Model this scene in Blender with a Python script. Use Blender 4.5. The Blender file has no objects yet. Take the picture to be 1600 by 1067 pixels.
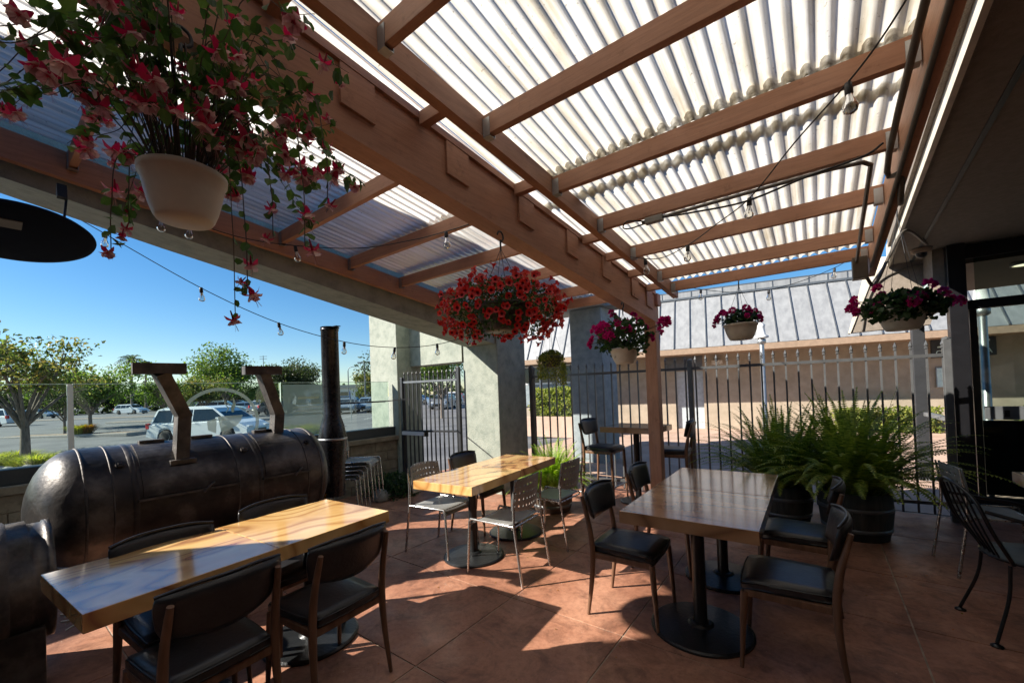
import bpy, bmesh, math, random
from mathutils import Vector, Matrix, Quaternion, noise
R = math.radians
random.seed(7)
scn = bpy.context.scene
C = scn.collection

# ------------------------------------------------------------------ camera
HC = 1.5
yaw, pit, rol = R(36.7), R(.9), R(-2.14)
fwd = Vector((-math.sin(yaw)*math.cos(pit), math.cos(yaw)*math.cos(pit), math.sin(pit)))
rgt = Vector((math.cos(yaw), math.sin(yaw), 0)); upv = rgt.cross(fwd)
r2 = rgt*math.cos(rol)+upv*math.sin(rol); u2 = -rgt*math.sin(rol)+upv*math.cos(rol)
cam = bpy.data.cameras.new('camera'); co = bpy.data.objects.new('camera', cam); C.objects.link(co)
co.matrix_world = Matrix(((r2.x, u2.x, -fwd.x, 0), (r2.y, u2.y, -fwd.y, 0), (r2.z, u2.z, -fwd.z, HC), (0, 0, 0, 1)))
cam.sensor_width = 36; cam.lens = 36*640/1600; cam.shift_y = (600-533.5)/1600
cam.clip_start = .05; cam.clip_end = 3000
scn.camera = co
# ------------------------------------------------------------------ sky and sun
SUN = Vector((-.8, -.8, .75)).normalized()
w = bpy.data.worlds.new('World'); scn.world = w; w.use_nodes = True
nt = w.node_tree; nt.nodes.clear()
sky = nt.nodes.new('ShaderNodeTexSky'); sky.sky_type = 'NISHITA'; sky.sun_disc = False
sky.sun_elevation = math.asin(SUN.z); sky.sun_rotation = math.atan2(SUN.x, SUN.y)
sky.air_density = 1.0; sky.dust_density = .15; sky.ozone_density = 3.5
bg = nt.nodes.new('ShaderNodeBackground'); bg.inputs[1].default_value = .064
ow = nt.nodes.new('ShaderNodeOutputWorld')
hs_ = nt.nodes.new('ShaderNodeHueSaturation'); hs_.inputs['Saturation'].default_value = 1.3; nt.links.new(sky.outputs[0], hs_.inputs['Color']); nt.links.new(hs_.outputs[0], bg.inputs[0]); nt.links.new(bg.outputs[0], ow.inputs[0])
sl = bpy.data.lights.new('sun', 'SUN'); so = bpy.data.objects.new('sun', sl); C.objects.link(so)
sl.energy = 5.0; sl.angle = R(.53); sl.color = (1, .93, .82)
so.rotation_euler = SUN.to_track_quat('Z', 'Y').to_euler()
scn.view_settings.view_transform = 'Standard'; scn.view_settings.look = 'None'
scn.view_settings.exposure = 1.2; scn.view_settings.gamma = 1
scn.render.engine = 'CYCLES'
scn.cycles.max_bounces = 8; scn.cycles.diffuse_bounces = 2; scn.cycles.transparent_max_bounces = 12; scn.cycles.transmission_bounces = 6

# ------------------------------------------------------------------ materials
class NT:
    def __init__(s, name):
        s.m = bpy.data.materials.new(name); s.m.use_nodes = True; s.t = s.m.node_tree
        s.b = s.t.nodes['Principled BSDF']; s.out = s.t.nodes['Material Output']
    def n(s, typ, **kw):
        nd = s.t.nodes.new(typ)
        for k, v in kw.items(): setattr(nd, k, v)
        return nd
    def l(s, a, b): s.t.links.new(a, b)
def noise_mat(name, c1, c2, scale=4, rough=.6, metal=0, detail=6, bump=0, bscale=60, spec=.5, c3=None, p1=.35, p2=.65, coat=0, stretch=None, rvar=0):
    k = NT(name)
    tc = k.n('ShaderNodeTexCoord'); src = tc.outputs['Object']
    if stretch:
        mp = k.n('ShaderNodeMapping'); mp.inputs['Scale'].default_value = stretch; k.l(src, mp.inputs[0]); src = mp.outputs[0]
    nz = k.n('ShaderNodeTexNoise'); nz.inputs['Scale'].default_value = scale; nz.inputs['Detail'].default_value = detail; nz.inputs['Roughness'].default_value = .62
    k.l(src, nz.inputs['Vector'])
    rp = k.n('ShaderNodeValToRGB'); rp.color_ramp.elements[0].position = p1; rp.color_ramp.elements[1].position = p2
    rp.color_ramp.elements[0].color = (*c1, 1); rp.color_ramp.elements[1].color = (*c2, 1)
    if c3: e = rp.color_ramp.elements.new((p1+p2)/2); e.color = (*c3, 1)
    k.l(nz.outputs[0], rp.inputs[0]); k.l(rp.outputs[0], k.b.inputs['Base Color'])
    k.b.inputs['Roughness'].default_value = rough; k.b.inputs['Metallic'].default_value = metal
    k.b.inputs['Specular IOR Level'].default_value = spec; k.b.inputs['Coat Weight'].default_value = coat
    k.b.inputs['Coat Roughness'].default_value = .08
    if rvar:
        mr = k.n('ShaderNodeMapRange'); mr.inputs[3].default_value = rough-rvar; mr.inputs[4].default_value = rough+rvar
        n3 = k.n('ShaderNodeTexNoise'); n3.inputs['Scale'].default_value = scale*2.7; n3.inputs['Detail'].default_value = 5
        k.l(src, n3.inputs['Vector']); k.l(n3.outputs[0], mr.inputs[0]); k.l(mr.outputs[0], k.b.inputs['Roughness'])
    if bump:
        n2 = k.n('ShaderNodeTexNoise'); n2.inputs['Scale'].default_value = bscale; n2.inputs['Detail'].default_value = 4; k.l(src, n2.inputs['Vector'])
        bp = k.n('ShaderNodeBump'); bp.inputs['Strength'].default_value = bump; bp.inputs['Distance'].default_value = .01
        k.l(n2.outputs[0], bp.inputs['Height']); k.l(bp.outputs[0], k.b.inputs['Normal'])
    return k.m
def leaf_mat(name, c1, c2, c3=None, trans=.45, rough=.5):
    k = NT(name)
    g = k.n('ShaderNodeNewGeometry'); rp = k.n('ShaderNodeValToRGB')
    rp.color_ramp.elements[0].color = (*c1, 1); rp.color_ramp.elements[1].color = (*c2, 1)
    if c3: e = rp.color_ramp.elements.new(.5); e.color = (*c3, 1)
    k.l(g.outputs['Random Per Island'], rp.inputs[0])
    k.l(rp.outputs[0], k.b.inputs['Base Color']); k.b.inputs['Roughness'].default_value = rough
    tr = k.n('ShaderNodeBsdfTranslucent'); hs = k.n('ShaderNodeHueSaturation'); hs.inputs['Value'].default_value = 1.5; hs.inputs['Saturation'].default_value = 1.15
    k.l(rp.outputs[0], hs.inputs['Color']); k.l(hs.outputs[0], tr.inputs[0])
    mx = k.n('ShaderNodeMixShader'); mx.inputs[0].default_value = trans
    k.l(k.b.outputs[0], mx.inputs[1]); k.l(tr.outputs[0], mx.inputs[2]); k.l(mx.outputs[0], k.out.inputs[0])
    return k.m
def wood_top(name, cs, rough=.16, seed=0., coat=.6, st=(1, 1, 1)):
    k = NT(name)
    tc = k.n('ShaderNodeTexCoord'); oi = k.n('ShaderNodeObjectInfo')
    mp = k.n('ShaderNodeMapping'); mp.inputs['Scale'].default_value = st; mp.inputs['Location'].default_value = (seed, seed*.7, 0)
    k.l(tc.outputs['Object'], mp.inputs[0])
    nz = k.n('ShaderNodeTexNoise'); nz.inputs['Scale'].default_value = 1.15; nz.inputs['Detail'].default_value = 1.5; k.l(mp.outputs[0], nz.inputs['Vector'])
    ml = k.n('ShaderNodeMath', operation='MULTIPLY'); ml.inputs[1].default_value = 11.
    k.l(nz.outputs[0], ml.inputs[0])
    n2 = k.n('ShaderNodeTexNoise'); n2.inputs['Scale'].default_value = 7; n2.inputs['Detail'].default_value = 5; k.l(mp.outputs[0], n2.inputs['Vector'])
    ad = k.n('ShaderNodeMath', operation='MULTIPLY_ADD'); ad.inputs[1].default_value = .32; k.l(n2.outputs[0], ad.inputs[0]); k.l(ml.outputs[0], ad.inputs[2])
    fr = k.n('ShaderNodeMath', operation='PINGPONG'); fr.inputs[1].default_value = .5; k.l(ad.outputs[0], fr.inputs[0])
    rp = k.n('ShaderNodeValToRGB'); e = rp.color_ramp.elements
    e[0].position = 0; e[0].color = (*cs[0], 1); e[1].position = .5; e[1].color = (*cs[3], 1)
    a = e.new(.12); a.color = (*cs[1], 1); b = e.new(.3); b.color = (*cs[2], 1)
    k.l(fr.outputs[0], rp.inputs[0])
    n3 = k.n('ShaderNodeTexNoise'); n3.inputs['Scale'].default_value = 2.2; n3.inputs['Detail'].default_value = 3; k.l(mp.outputs[0], n3.inputs['Vector'])
    r3 = k.n('ShaderNodeValToRGB'); r3.color_ramp.elements[0].position = .38; r3.color_ramp.elements[1].position = .66
    r3.color_ramp.elements[0].color = (*cs[4], 1); r3.color_ramp.elements[1].color = (1, 1, 1, 1); k.l(n3.outputs[0], r3.inputs[0])
    mm = k.n('ShaderNodeMix', data_type='RGBA', blend_type='MULTIPLY'); mm.inputs[0].default_value = .8
    k.l(rp.outputs[0], mm.inputs[6]); k.l(r3.outputs[0], mm.inputs[7]); k.l(mm.outputs[2], k.b.inputs['Base Color'])
    k.b.inputs['Roughness'].default_value = rough; k.b.inputs['Coat Weight'].default_value = coat; k.b.inputs['Coat Roughness'].default_value = .09
    bp = k.n('ShaderNodeBump'); bp.inputs['Strength'].default_value = .03; bp.inputs['Distance'].default_value = .002; k.l(n2.outputs[0], bp.inputs['Height']); k.l(bp.outputs[0], k.b.inputs['Normal'])
    return k.m
def glass_mat(name, tint=(.9, .97, .94), refl=.1):
    k = NT(name); k.t.nodes.remove(k.b)
    tr = k.n('ShaderNodeBsdfTransparent'); tr.inputs[0].default_value = (*tint, 1)
    gl = k.n('ShaderNodeBsdfGlossy'); gl.inputs['Roughness'].default_value = .02
    fr = k.n('ShaderNodeFresnel'); fr.inputs[0].default_value = 1.45
    m = k.n('ShaderNodeMath', operation='MULTIPLY'); m.inputs[1].default_value = refl*10; k.l(fr.outputs[0], m.inputs[0]); m.use_clamp = True
    mx = k.n('ShaderNodeMixShader'); k.l(m.outputs[0], mx.inputs[0]); k.l(tr.outputs[0], mx.inputs[1]); k.l(gl.outputs[0], mx.inputs[2]); k.l(mx.outputs[0], k.out.inputs[0])
    return k.m
def frost_mat(name, col, a):
    k = NT(name); k.b.inputs['Base Color'].default_value = (*col, 1); k.b.inputs['Roughness'].default_value = .7
    tl = k.n('ShaderNodeBsdfTranslucent'); tl.inputs[0].default_value = (*col, 1)
    tr = k.n('ShaderNodeBsdfTransparent'); m1 = k.n('ShaderNodeMixShader'); m1.inputs[0].default_value = .5
    k.l(k.b.outputs[0], m1.inputs[1]); k.l(tl.outputs[0], m1.inputs[2])
    mx = k.n('ShaderNodeMixShader'); mx.inputs[0].default_value = a; k.l(tr.outputs[0], mx.inputs[1]); k.l(m1.outputs[0], mx.inputs[2]); k.l(mx.outputs[0], k.out.inputs[0])
    return k.m
def sheet_mat(name, lo=(.54, .48, .37), hi=(.88, .86, .80), glossy=0):
    k = NT(name)
    tc = k.n('ShaderNodeTexCoord')
    mp = k.n('ShaderNodeMapping'); mp.inputs['Scale'].default_value = (3.2, .55, 1); k.l(tc.outputs['Object'], mp.inputs[0])
    nz = k.n('ShaderNodeTexNoise'); nz.inputs['Scale'].default_value = 2.4; nz.inputs['Detail'].default_value = 7; nz.inputs['Roughness'].default_value = .65; k.l(mp.outputs[0], nz.inputs['Vector'])
    rp = k.n('ShaderNodeValToRGB'); rp.color_ramp.elements[0].position = .33; rp.color_ramp.elements[1].position = .6
    rp.color_ramp.elements[0].color = (*lo, 1); rp.color_ramp.elements[1].color = (*hi, 1); k.l(nz.outputs[0], rp.inputs[0])
    mp2 = k.n('ShaderNodeMapping'); mp2.inputs['Scale'].default_value = (34, .5, 1); k.l(tc.outputs['Object'], mp2.inputs[0])
    nf = k.n('ShaderNodeTexNoise'); nf.inputs['Scale'].default_value = 1.6; nf.inputs['Detail'].default_value = 6; k.l(mp2.outputs[0], nf.inputs['Vector'])
    rf = k.n('ShaderNodeValToRGB'); rf.color_ramp.elements[0].position = .32; rf.color_ramp.elements[1].position = .60; rf.color_ramp.elements[0].color = (.62, .58, .52, 1); rf.color_ramp.elements[1].color = (1, 1, 1, 1); k.l(nf.outputs[0], rf.inputs[0])
    ns = k.n('ShaderNodeTexNoise'); ns.inputs['Scale'].default_value = 55; ns.inputs['Detail'].default_value = 3; k.l(tc.outputs['Object'], ns.inputs['Vector'])
    rs = k.n('ShaderNodeValToRGB'); rs.color_ramp.elements[0].position = .26; rs.color_ramp.elements[1].position = .34; rs.color_ramp.elements[0].color = (.35, .30, .24, 1); rs.color_ramp.elements[1].color = (1, 1, 1, 1); k.l(ns.outputs[0], rs.inputs[0])
    q1 = k.n('ShaderNodeMix', data_type='RGBA', blend_type='MULTIPLY'); q1.inputs[0].default_value = .8; k.l(rp.outputs[0], q1.inputs[6]); k.l(rf.outputs[0], q1.inputs[7])
    q2 = k.n('ShaderNodeMix', data_type='RGBA', blend_type='MULTIPLY'); q2.inputs[0].default_value = .7; k.l(q1.outputs[2], q2.inputs[6]); k.l(rs.outputs[0], q2.inputs[7])
    # dirt collected near the laps (object Y of the sheet measured from its lower edge, stored in a face attribute-free way: vertex colour 'dirt')
    at = k.n('ShaderNodeAttribute'); at.attribute_name = 'dirt'
    n2 = k.n('ShaderNodeTexNoise'); n2.inputs['Scale'].default_value = 26; n2.inputs['Detail'].default_value = 6; k.l(tc.outputs['Object'], n2.inputs['Vector'])
    m = k.n('ShaderNodeMath', operation='MULTIPLY'); k.l(at.outputs['Fac'], m.inputs[0]); k.l(n2.outputs[0], m.inputs[1])
    mr = k.n('ShaderNodeMapRange'); mr.inputs[1].default_value = .3; mr.inputs[2].default_value = .62; k.l(m.outputs[0], mr.inputs[0])
    mx = k.n('ShaderNodeMix', data_type='RGBA'); k.l(mr.outputs[0], mx.inputs[0]); k.l(q2.outputs[2], mx.inputs[6]); mx.inputs[7].default_value = (.12, .095, .06, 1)
    tl = k.n('ShaderNodeBsdfTranslucent'); k.l(mx.outputs[2], tl.inputs[0])
    df = k.n('ShaderNodeBsdfDiffuse'); k.l(mx.outputs[2], df.inputs[0])
    s = k.n('ShaderNodeMixShader'); s.inputs[0].default_value = TRANS; k.l(df.outputs[0], s.inputs[1]); k.l(tl.outputs[0], s.inputs[2])
    gl = k.n('ShaderNodeBsdfGlossy'); gl.inputs['Roughness'].default_value = .28; gl.inputs[0].default_value = (.9, .9, .9, 1)
    lw = k.n('ShaderNodeLayerWeight'); pw = k.n('ShaderNodeMath', operation='POWER'); pw.inputs[1].default_value = 2.2; k.l(lw.outputs['Facing'], pw.inputs[0]); fr = k.n('ShaderNodeMath', operation='MULTIPLY'); fr.inputs[1].default_value = .40; k.l(pw.outputs[0], fr.inputs[0]); s3 = k.n('ShaderNodeMixShader')
    if glossy: fs_ = k.n('ShaderNodeFresnel'); fs_.inputs[0].default_value = 1.5; fr = k.n('ShaderNodeMath', operation='MINIMUM'); fr.inputs[1].default_value = glossy; k.l(fs_.outputs[0], fr.inputs[0])
    k.l(fr.outputs[0], s3.inputs[0]); k.l(s.outputs[0], s3.inputs[1]); k.l(gl.outputs[0], s3.inputs[2])
    k.l(s3.outputs[0], k.out.inputs[0]); k.t.nodes.remove(k.b)
    return k.m
TRANS = .75
def plain(name, c, rough=.5, metal=0, v=.12, scale=9, coat=0, spec=.5, bump=0):
    d = tuple(x*(1-v) for x in c); u = tuple(min(1, x*(1+v)) for x in c)
    return noise_mat(name, d, u, scale, rough, metal, coat=coat, spec=spec, bump=bump, rvar=min(.08, rough*.4))
def emit(name, c, s):
    k = NT(name); k.b.inputs['Base Color'].default_value = (*c, 1); k.b.inputs['Emission Color'].default_value = (*c, 1); k.b.inputs['Emission Strength'].default_value = s
    return k.m
M = {}
def paint_mat(name, st):
    k = NT(name); tc = k.n('ShaderNodeTexCoord'); mp = k.n('ShaderNodeMapping'); mp.inputs['Scale'].default_value = st; k.l(tc.outputs['Object'], mp.inputs[0])
    def nz(sc, det, src, rg=.6, d=0):
        n = k.n('ShaderNodeTexNoise'); n.inputs['Scale'].default_value = sc; n.inputs['Detail'].default_value = det; n.inputs['Roughness'].default_value = rg; n.inputs['Distortion'].default_value = d; k.l(src, n.inputs['Vector']); return n.outputs[0]
    def ramp(inp, stops):
        r_ = k.n('ShaderNodeValToRGB'); e = r_.color_ramp.elements
        for i, (p, c) in enumerate(stops):
            x = e[i] if i < 2 else e.new(p); x.position = p; x.color = (*c, 1)
        k.l(inp, r_.inputs[0]); return r_.outputs[0]
    def mul(a, b, f):
        m = k.n('ShaderNodeMix', data_type='RGBA', blend_type='MULTIPLY'); m.inputs[0].default_value = f; k.l(a, m.inputs[6]); k.l(b, m.inputs[7]); return m.outputs[2]
    grain = nz(4, 8, mp.outputs[0], .7, .4)
    c = ramp(nz(2.2, 8, tc.outputs['Object']), [(.3, (.44, .215, .125)), (.7, (.56, .30, .185))])
    c = mul(c, ramp(grain, [(.36, (.66, .60, .58)), (.56, (1, 1, 1))]), .5)
    vo = k.n('ShaderNodeTexVoronoi'); vo.inputs['Scale'].default_value = 3.1; vo.inputs['Randomness'].default_value = 1; k.l(tc.outputs['Object'], vo.inputs['Vector'])
    c = mul(c, ramp(vo.outputs['Distance'], [(.035, (.25, .18, .15)), (.055, (1, 1, 1))]), .75)
    c = mul(c, ramp(nz(11, 7, tc.outputs['Object'], .7), [(.30, (.55, .5, .48)), (.42, (1, 1, 1))]), .55)
    k.l(c, k.b.inputs['Base Color']); k.b.inputs['Roughness'].default_value = .62
    bp = k.n('ShaderNodeBump'); bp.inputs['Strength'].default_value = .45; bp.inputs['Distance'].default_value = .004; k.l(grain, bp.inputs['Height']); k.l(bp.outputs[0], k.b.inputs['Normal'])
    return k.m
M['paint'] = paint_mat('terracotta_paint', (14, 1.1, 14)); M['paintx'] = paint_mat('terracotta_paint_crosswise', (1.1, 14, 14)); M['paintz'] = paint_mat('terracotta_paint_upright', (14, 14, 1.1))
M['sheet'] = sheet_mat('corrugated_plastic')
def floor_mat():
    k = NT('stained_sealed_concrete'); tc = k.n('ShaderNodeTexCoord'); src = tc.outputs['Object']
    def nz(sc, det, rg=.6, dist=0):
        n = k.n('ShaderNodeTexNoise'); n.inputs['Scale'].default_value = sc; n.inputs['Detail'].default_value = det; n.inputs['Roughness'].default_value = rg; n.inputs['Distortion'].default_value = dist; k.l(src, n.inputs['Vector']); return n.outputs[0]
    def ramp(inp, stops):
        r_ = k.n('ShaderNodeValToRGB'); e = r_.color_ramp.elements
        for i, (p, c) in enumerate(stops):
            x = e[i] if i < 2 else e.new(p); x.position = p; x.color = (*c, 1)
        k.l(inp, r_.inputs[0]); return r_.outputs[0]
    def mul(a, b, f):
        m = k.n('ShaderNodeMix', data_type='RGBA', blend_type='MULTIPLY'); m.inputs[0].default_value = f; k.l(a, m.inputs[6]); k.l(b, m.inputs[7]); return m.outputs[2]
    base = ramp(nz(1.3, 9, .62, .6), [(.30, (.25, .105, .062)), (.70, (.53, .275, .175)), (.5, (.38, .175, .107))])
    c = mul(base, ramp(nz(28, 6, .7), [(.36, (.60, .56, .54)), (.56, (1.0, 1.0, 1.0))]), .55)
    c = mul(c, ramp(nz(4.5, 8, .7, 1.2), [(.34, (.40, .38, .38)), (.54, (1, 1, 1))]), .8)
    sp = ramp(nz(75, 3, .5), [(.70, (0, 0, 0)), (.76, (1, 1, 1))])
    m2 = k.n('ShaderNodeMix', data_type='RGBA'); k.l(sp, m2.inputs[0]); k.l(c, m2.inputs[6]); m2.inputs[7].default_value = (.50, .36, .27, 1)
    k.l(m2.outputs[2], k.b.inputs['Base Color'])
    mr = k.n('ShaderNodeMapRange'); mr.inputs[1].default_value = .35; mr.inputs[2].default_value = .65; mr.inputs[3].default_value = .36; mr.inputs[4].default_value = .66; k.l(nz(3.1, 8), mr.inputs[0]); k.l(mr.outputs[0], k.b.inputs['Roughness'])
    bp = k.n('ShaderNodeBump'); bp.inputs['Strength'].default_value = .35; bp.inputs['Distance'].default_value = .006; k.l(nz(42, 7, .7), bp.inputs['Height']); k.l(bp.outputs[0], k.b.inputs['Normal'])
    return k.m
M['floor'] = floor_mat(); M['sheetclean'] = sheet_mat('corrugated_plastic_cleaner', (.80, .78, .74), (.97, .97, .96), .60)  # left bay sheet colour lightened to make up for missing light from below
M['grout'] = plain('joint_sand', (.34, .27, .21), .9, v=.3)
M['asphalt'] = noise_mat('asphalt', (.085, .087, .094), (.15, .15, .155), .6, .85, detail=12, bump=.2, bscale=40)
M['plaza'] = noise_mat('pink_concrete', (.40, .27, .20), (.52, .37, .29), 1.4, .8, detail=10, bump=.1)
M['stucco'] = noise_mat('green_grey_stucco', (.19, .22, .188), (.35, .372, .318), 7, .85, detail=12, bump=.7, bscale=60, c3=(.29, .315, .268), p1=.28, p2=.72)
M['bluewall'] = noise_mat('blue_grey_stucco', (.20, .245, .265), (.30, .345, .36), 7, .85, detail=10, bump=.4)
M['beige'] = noise_mat('beige_stucco', (.34, .28, .21), (.44, .365, .28), 3, .9, detail=10, bump=.25, bscale=50)
M['tan'] = plain('tan_fascia', (.34, .235, .16), .7)
M['soffit'] = noise_mat('brown_soffit', (.21, .175, .14), (.27, .225, .185), 22, .9, detail=12, bump=.6, bscale=140)
M['fascia'] = plain('cream_fascia', (.62, .56, .46), .7)
M['metalroof'] = noise_mat('standing_seam_metal', (.27, .275, .28), (.37, .375, .375), 1.2, .5, metal=.25, detail=8, stretch=(6, 6, .6))
M['seam'] = plain('seam_metal', (.16, .17, .18), .4, metal=.5)
M['iron'] = plain('black_iron', (.045, .047, .052), .42, metal=.3)
M['fenceiron'] = plain('sun_faded_black_iron', (.15, .155, .16), .38, metal=.5)
M['ironlit'] = plain('worn_grey_iron', (.22, .23, .24), .4, metal=.5)  # paler grey iron for the top gate rail, handrail and foot plate
M['steel'] = plain('galvanised_steel', (.42, .43, .43), .38, metal=.85)
M['silver'] = plain('silver_plastic', (.27, .27, .26), .42, metal=.25)
M['chrome'] = plain('brushed_tube', (.50, .50, .49), .27, metal=.9, v=.05)
M['leather'] = plain('black_vinyl', (.018, .018, .021), .36, v=.25, bump=.15)
M['walnut'] = noise_mat('walnut_leg', (.10, .05, .028), (.20, .105, .062), 3, .42, stretch=(8, 8, .7), detail=6)
M['base'] = plain('cast_iron_base', (.022, .024, .026), .33, metal=.4, bump=.2)
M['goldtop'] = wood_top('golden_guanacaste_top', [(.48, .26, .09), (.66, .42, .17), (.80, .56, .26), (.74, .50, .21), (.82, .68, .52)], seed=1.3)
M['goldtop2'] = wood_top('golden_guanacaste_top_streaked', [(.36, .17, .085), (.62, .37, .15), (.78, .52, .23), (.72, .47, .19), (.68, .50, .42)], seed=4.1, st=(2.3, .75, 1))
M['browntop'] = wood_top('brown_guanacaste_top', [(.20, .105, .050), (.34, .195, .098), (.44, .265, .14), (.40, .24, .125), (.74, .62, .52)], seed=7.7, st=(.45, 2.2, 1))
M['burnt'] = noise_mat('burnt_steel', (.018, .017, .017), (.15, .135, .12), 2.3, .38, metal=.5, detail=15, c3=(.050, .043, .040), p1=.36, p2=.63, bump=.3, bscale=25, rvar=.16)
M['rust'] = noise_mat('rusty_steel', (.045, .041, .039), (.13, .112, .100), 8, .55, metal=.35, detail=12, bump=.3)
M['stack'] = plain('black_stove_pipe', (.028, .028, .032), .28, metal=.6, v=.4)
M['block'] = noise_mat('split_block', (.17, .145, .105), (.27, .235, .18), 9, .95, detail=10, bump=.7, bscale=50)
M['dark'] = plain('dark_cap', (.03, .035, .04), .5)
M['glass'] = glass_mat('clear_glass')
M['glassdk'] = glass_mat('storefront_glass', (.62, .68, .66), .1)
M['frost'] = frost_mat('frosted_film', (.50, .58, .50), .5)
M['frost2'] = frost_mat('pale_film', (.75, .78, .62), .8)
M['edge'] = plain('glass_edge', (.55, .72, .62), .3)
M['potwhite'] = plain('cream_plastic', (.58, .53, .45), .5, v=.08)
M['potdark'] = plain('dark_plastic', (.05, .045, .04), .5)
M['terra'] = plain('barrel_brown', (.10, .07, .05), .8, v=.3)
M['barrel'] = noise_mat('barrel_wood', (.028, .027, .024), (.07, .064, .054), 3, .8, stretch=(9, 9, .6), detail=8)
M['soil'] = plain('soil', (.03, .022, .016), .95)
M['fern'] = leaf_mat('fern_green', (.09, .15, .025), (.40, .45, .09), (.20, .28, .05))
M['fernlit'] = leaf_mat('fern_lime', (.12, .24, .03), (.42, .50, .10), (.25, .38, .06))  # lime green fern of the round planter
M['leaf'] = leaf_mat('mid_leaf', (.03, .065, .018), (.10, .16, .045), (.055, .11, .03))
M['leafdk'] = leaf_mat('dark_leaf', (.018, .045, .018), (.06, .115, .035), (.035, .075, .024))
M['leafyel'] = leaf_mat('yellow_leaf', (.10, .13, .02), (.42, .40, .07), (.22, .26, .04))
M['hedge'] = leaf_mat('hedge_leaf', (.07, .10, .02), (.45, .45, .12), (.20, .26, .05))
M['treeleaf'] = leaf_mat('tree_leaf', (.04, .075, .018), (.20, .27, .055), (.10, .165, .035))
M['treerust'] = leaf_mat('tree_leaf_autumn', (.045, .07, .02), (.27, .22, .07), (.12, .16, .04))
M['treedk'] = leaf_mat('tree_leaf_dark', (.018, .03, .013), (.085, .11, .035), (.045, .065, .02))
M['orangeleaf'] = leaf_mat('orange_leaf', (.12, .13, .02), (.42, .15, .05), (.25, .14, .03))
M['petalred'] = leaf_mat('red_petal', (.34, .018, .022), (.70, .13, .10), (.52, .045, .045), .35)
M['sepal'] = leaf_mat('fuchsia_sepal', (.28, .02, .05), (.56, .08, .14), (.42, .04, .09), .4)
M['petalpink'] = leaf_mat('pink_petal', (.40, .18, .20), (.62, .47, .44), (.52, .30, .31), .4)
M['petaldk'] = plain('dark_throat', (.16, .005, .015), .6)
M['magenta'] = leaf_mat('magenta_petal', (.38, .01, .13), (.70, .04, .28), (.55, .02, .2), .4)
M['bark'] = noise_mat('bark', (.10, .08, .065), (.22, .18, .15), 8, .9, bump=.6, stretch=(3, 3, .6))
M['stem'] = plain('stem', (.07, .045, .03), .7)
M['wire'] = plain('black_cable', (.012, .012, .014), .5)
M['bulb'] = glass_mat('bulb_glass', (.86, .86, .84), .16)
M['fil'] = plain('bulb_inside', (.62, .60, .54), .5)
M['conduit'] = plain('painted_conduit', (.12, .105, .085), .5, metal=.2)
M['conduit2'] = plain('grey_conduit', (.22, .21, .19), .4, metal=.6)
M['white'] = plain('white_paint', (.74, .74, .72), .4, v=.04)
M['carwhite'] = plain('white_car_paint', (.74, .76, .78), .25, v=.03, coat=.7)
M['carsilver'] = plain('silver_car_paint', (.30, .32, .33), .28, metal=.5, coat=.7)
M['cardark'] = plain('dark_car_paint', (.03, .035, .045), .25, coat=.7)
M['carblue'] = plain('pale_blue_car_paint', (.28, .36, .46), .28, metal=.3, coat=.7)
M['carred'] = plain('red_car_paint', (.35, .02, .03), .25, coat=.7)
M['window'] = plain('dark_window', (.02, .028, .035), .08)
M['tyre'] = plain('rubber', (.02, .02, .02), .8)
M['redlens'] = plain('red_lens', (.45, .02, .03), .2)
M['lens'] = plain('clear_lens', (.7, .72, .74), .15)
M['navy'] = plain('navy_metal', (.006, .011, .026), .8, spec=.1)
M['blue'] = plain('blue_sign', (.03, .16, .55), .4)
M['sign'] = plain('sign_white', (.55, .72, .70), .5)
M['door'] = plain('pale_grey_door', (.46, .51, .54), .5)
M['black'] = plain('black_frame', (.010, .010, .012), .32)
M['grass'] = leaf_mat('ornamental_grass', (.14, .19, .03), (.46, .44, .10), (.28, .32, .06))
M['rock'] = plain('grey_rock', (.25, .24, .22), .9, v=.3)
M['mulch'] = noise_mat('mulch', (.16, .11, .08), (.30, .22, .16), 8, .95, detail=8)
M['kerb'] = plain('kerb_concrete', (.30, .28, .26), .85)
M['lamp'] = emit('lamp_glow', (1, .86, .6), 1.3)
M['inner'] = plain('interior_wall', (.10, .085, .07), .8)
M['lineW'] = plain('road_paint', (.6, .6, .58), .6)

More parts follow.
